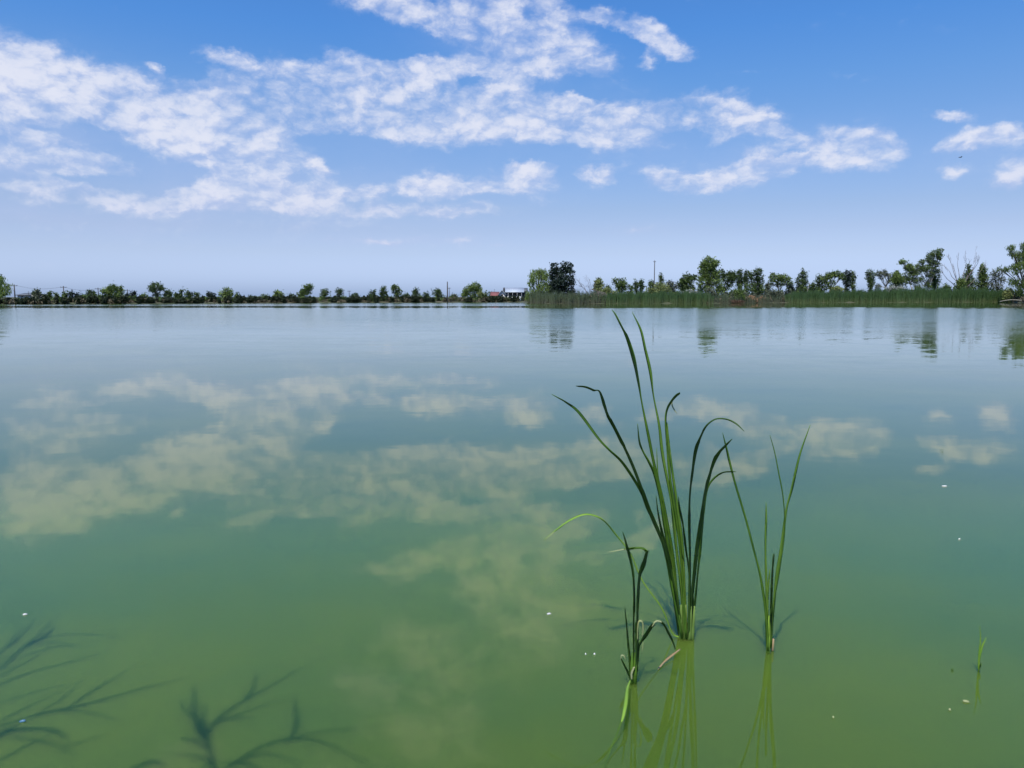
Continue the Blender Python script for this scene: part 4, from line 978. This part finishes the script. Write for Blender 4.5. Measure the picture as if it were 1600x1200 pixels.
# pale leaning dead trunk
Yb = YF(1263, 9)
p0, p1 = at_y(1261, 458, Yb), at_y(1265, 441, Yb)
t = empty('dead_tree', (p0[0], Yb, G0), 'pale leaning dead trunk standing up from the long reed wall', 'dead tree')
mb = MB(); mb.tube(catmull([np.array([p0[0] - .3, Yb, G0 - .2]), p0, p1], 4), np.linspace(.16, .07, 9), 6); mb.build('trunk', BARK_PALE, t)
# logs on the dark right bank
Yb = shore_Y(1585) - .5
mb = MB(); mb.tube(catmull([at_y(1562, 471, Yb), at_y(1580, 468.5, Yb), at_y(1604, 470, Yb)], 4), np.linspace(.08, .14, 9), 7)
tag(mb.build('driftwood_log', BARK_PALE, None), 'pale driftwood log lying on the dark bank at the right edge', 'log')

# ------------------------------------------------------------------ poles and wires
POLE = plain('pole_wood_dark', (0.055, 0.050, 0.048), .85, .3, 5)
POLE_C = plain('pole_concrete', (0.22, 0.22, 0.22), .85, .2, 5)
def pole(label, x, top, Y, r_=.13, arm=True, mat=POLE, z0=None, aw=1.6, group=None):
    p = at_y(x, top, Y); z0 = G0 if z0 is None else z0
    t = empty('utility_pole', (p[0], Y, z0), label, 'pole', group)
    mb = MB(); mb.tube([[p[0], Y, z0 - .8], [p[0], Y, z0 + 2], [p[0], Y, p[2]]], [r_ * .9, r_ * .85, r_ * .6], 8); mb.build('post', mat, t)
    if arm:
        mb = MB(); mb.box((p[0], Y - .02, p[2] - .35), (aw, .10, .10)); mb.build('crossarm', mat, t)
        for sx in (-.46, 0, .46):
            mb = MB(); mb.tube([[p[0] + sx * aw, Y - .02, p[2] - .28], [p[0] + sx * aw, Y - .02, p[2] - .08]], [.05, .035], 6)
            mb.build('insulator', POLE_C, t)
    return p
wp = [pole('leftmost utility pole with a crossarm beside the edge willow', 22, 444.5, YF(22, 14), .18)]
wp.append(pole('second utility pole from the left, crossarm above the hedge', 99, 447, YF(99, 16), .16))
wp.append(pole('third utility pole from the left, beside the widest willow', 153, 449.5, YF(153, 24), .15))
wp.append(pole('fourth utility pole from the left, short, right of the widest willow', 199, 452, YF(199, 32), .15))
pole('thin faint pole in the low gap right of the leftmost utility pole', 44, 455, YF(44, 40), .10, False)
pole('left one of two short poles beside the narrow dark tree', 537, 454, YF(537, 12), .13, False)
pole('right one of two short poles, carrying a small crossarm', 545.5, 453.5, YF(545, 14), .10, True, aw=1.0)
pole('thin pole standing just behind the tall dark pole', 702, 449, YF(702, 10), .10, True, aw=.8)
pole('tall dark pole standing in the water before the far shore', 699, 440, shore_Y(699) - 1.0, .24, False, z0=-.1)
pole('tall thin pole with a narrow head rising behind the left reed wall', 1023, 407, YF(1023, 14), .17, True, aw=.7)
CABLE = plain('cable', (0.05, 0.05, 0.055), .6)
pts0 = [at_y(-200, 447, YF(-100, 14))] + wp
for k in range(4):
    a, b = np.array(pts0[k]), np.array(pts0[k + 1]); a[2] -= .1; b[2] -= .1
    mb = MB(); s = np.linspace(0, 1, 13); pp = a[None] * (1 - s[:, None]) + b[None] * s[:, None]; pp[:, 2] -= 1.6 * (1 - (2 * s - 1) ** 2) * .5
    mb.tube(pp, .022, 4)
    tag(mb.build('overhead_cable', CABLE, None), ['overhead cable running off the left edge from the leftmost pole', 'overhead cable between the leftmost and second utility poles', 'overhead cable between the second and third utility poles', 'overhead cable between the third and fourth utility poles'][k], 'cable', 'cables strung along the poles')

# ------------------------------------------------------------------ houses
WALL_W = plain('render_white', (0.58, 0.58, 0.57), .8, .06, 1.5)
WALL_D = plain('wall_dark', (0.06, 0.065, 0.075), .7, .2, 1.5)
ROOF_M = plain('roof_metal_pale', (0.40, 0.44, 0.48), .45, .06, 1.0)
ROOF_R = plain('roof_red', (0.21, 0.07, 0.062), .75, .2, 2.0)
GLASS = plain('window_dark', (0.02, 0.025, 0.03), .15, .1, 1.0)
ROOF_S = plain('roof_slate', (0.10, 0.11, 0.12), .7, .2, 2.0)
def house(name, label, Y, x0, x1, ridge, eave, depth, roofm, wallm, wins, over=1.0, gable_front=False, chimney=None):
    s = m_per_px(Y); xl, xr = at_y(x0, 460, Y)[0], at_y(x1, 460, Y)[0]; zr, ze = at_y(800, ridge, Y)[2], at_y(800, eave, Y)[2]
    t = empty(name, ((xl + xr) / 2, Y, G0), label, 'house')
    mb = MB(); mb.box(((xl + xr) / 2, Y + depth / 2, (G0 - .3 + ze) / 2), (xr - xl, depth, ze - G0 + .3)); wl = mb.build('wall', wallm, t)
    mb = MB(); th = .16; o_ = over
    if not gable_front:
        yb = [Y - o_, Y + depth / 2, Y + depth + o_]; zb = [ze - .12, zr, ze - .12]
        for a in (0, 1):
            P_ = [[xl - .4, yb[a], zb[a]], [xr + .4, yb[a], zb[a]], [xr + .4, yb[a + 1], zb[a + 1]], [xl - .4, yb[a + 1], zb[a + 1]]]
            V_ = P_ + [[q[0], q[1], q[2] + th] for q in P_]
            mb.add(V_, [[0, 3, 2, 1], [4, 5, 6, 7], [0, 1, 5, 4], [1, 2, 6, 5], [2, 3, 7, 6], [3, 0, 4, 7]])
        gm = MB()
        for xx in (xl + .02, xr - .02): gm.add([[xx, Y + .02, ze], [xx, Y + depth - .02, ze], [xx, Y + depth / 2, zr - .1]], None, [[0, 1, 2]])
        gm.build('gable', wallm, t)
    else:
        xm = (xl + xr) / 2; xb = [xl - o_ * .4, xm, xr + o_ * .4]; zb = [ze - .1, zr, ze - .1]
        for a in (0, 1):
            P_ = [[xb[a], Y - o_, zb[a]], [xb[a + 1], Y - o_, zb[a + 1]], [xb[a + 1], Y + depth + .3, zb[a + 1]], [xb[a], Y + depth + .3, zb[a]]]
            V_ = P_ + [[q[0], q[1], q[2] + th] for q in P_]
            mb.add(V_, [[0, 3, 2, 1], [4, 5, 6, 7], [0, 1, 5, 4], [1, 2, 6, 5], [2, 3, 7, 6], [3, 0, 4, 7]])
        gm = MB(); gm.add([[xl + .02, Y, ze], [xr - .02, Y, ze], [xm, Y, zr - .1]], None, [[0, 1, 2]]); gm.build('gable', wallm, t)
    rf = mb.build('roof', roofm, t)
    if chimney is not None:
        cx_ = at_y(chimney, 460, Y)[0]; mb = MB(); mb.box((cx_, Y + depth * .6, zr + .2), (.5, .5, 1.5)); ch = mb.build('chimney', WALL_D, t); ch.parent = rf; ch.matrix_parent_inverse.identity()
    for (wx0, wx1, wt, wb) in wins:
        a_, b_ = at_y(wx0, 460, Y)[0], at_y(wx1, 460, Y)[0]; zt, zb_ = at_y(800, wt, Y)[2], at_y(800, wb, Y)[2]
        mb = MB(); mb.box(((a_ + b_) / 2, Y - .02, (zt + zb_) / 2), (b_ - a_, .08, zt - zb_)); mb.build('window', GLASS, t)
    return t
Yh = YF(800, 16)
hb = house('lakeside_house', 'house with a long pale metal roof and dark shaded front', Yh, 791, 817, 450, 456.5, 8, ROOF_M, WALL_D, [(796,800,458,461),(805,809,458,461)], over=1.6)
mb = MB()
for (a_, b_, zt, zb_) in [(793,795,462.5,467),(799,801.5,463.6,467),(806,814,463.2,467)]:
    xa, xb_ = at_y(a_, 460, Yh - 2)[0], at_y(b_, 460, Yh - 2)[0]; z1, z0_ = at_y(800, zt, Yh - 2)[2], G0 - .2
    mb.box(((xa + xb_) / 2, Yh - 2.2, (z1 + z0_) / 2), (xb_ - xa, .2, z1 - z0_))
mb.build('veranda_wall', WALL_W, hb)
mb = MB()
for xx in (794, 801, 808, 815):
    mb = MB(); q = at_y(xx, 460, Yh - 1.5); mb.tube([[q[0], Yh - 1.5, G0 - .2], [q[0], Yh - 1.5, at_y(800, 457, Yh)[2]]], .035, 6)
    mb.build('veranda_post', WALL_W, hb)
house('lakeside_house', 'small white gabled house beside the pale metal roof', YF(784, 20), 779, 790, 453.5, 461, 6, ROOF_M, WALL_W, [(783,786,459.5,462.5)], over=.5, gable_front=True, chimney=787)
house('lakeside_house', 'low house with a red roof left of the white gable', YF(773, 22), 768, 778.5, 456.5, 462, 6, ROOF_R, WALL_W, [(771,773,463,465)], over=.5)
house('lakeside_shed', 'dark slate roofed shed beside the weeping willow', YF(818, 22), 815, 823, 450.5, 455, 5, ROOF_S, WALL_D, [(818,820,457,460)], over=.4)
house('field_barn', 'long low grey barn in the low gap near the left edge', YF(38, 40), 27, 46, 458.6, 461, 8, ROOF_S, plain('barn_grey', (.35, .35, .34)), [(33,36,462,464)], over=.4)

# ------------------------------------------------------------------ bird
Yb = 120.0; p = at_y(1501, 246, Yb); s = m_per_px(Yb)
mb = MB(); mb.tube([p + [-.20, 0, -.02], p + [-.1, 0, .01], p + [.02, 0, .02], p + [.14, 0, .04], p + [.2, 0, .04]], [.02, .05, .06, .045, .015], 8)
for sg in (-1, 1):
    w0 = p + [0, 0, .03]; w1 = p + [.04, sg * .30, .12]; w2 = p + [-.10, sg * .62, .02]
    mb.add([w0 + [.08, 0, 0], w0 - [.09, 0, 0], w1 - [.10, 0, 0], w1 + [.07, 0, 0], w2, w0 + [0, 0, .02], w1 + [0, 0, .015]],
           [[0, 3, 6, 5], [5, 6, 2, 1], [0, 1, 2, 3]], [[3, 4, 6], [6, 4, 2], [2, 4, 3]])
mb.add([p + [-.18, -.02, 0], p + [-.18, .02, 0], p + [-.34, .07, -.02], p + [-.34, -.07, -.02], p + [-.2, 0, .02]], [[0, 1, 2, 3]], [[0, 3, 4], [3, 2, 4], [2, 1, 4]])
tag(mb.build('bird', plain('feathers_dark', (.05, .05, .055)), None), 'small dark bird flying in the open sky on the right', 'bird')
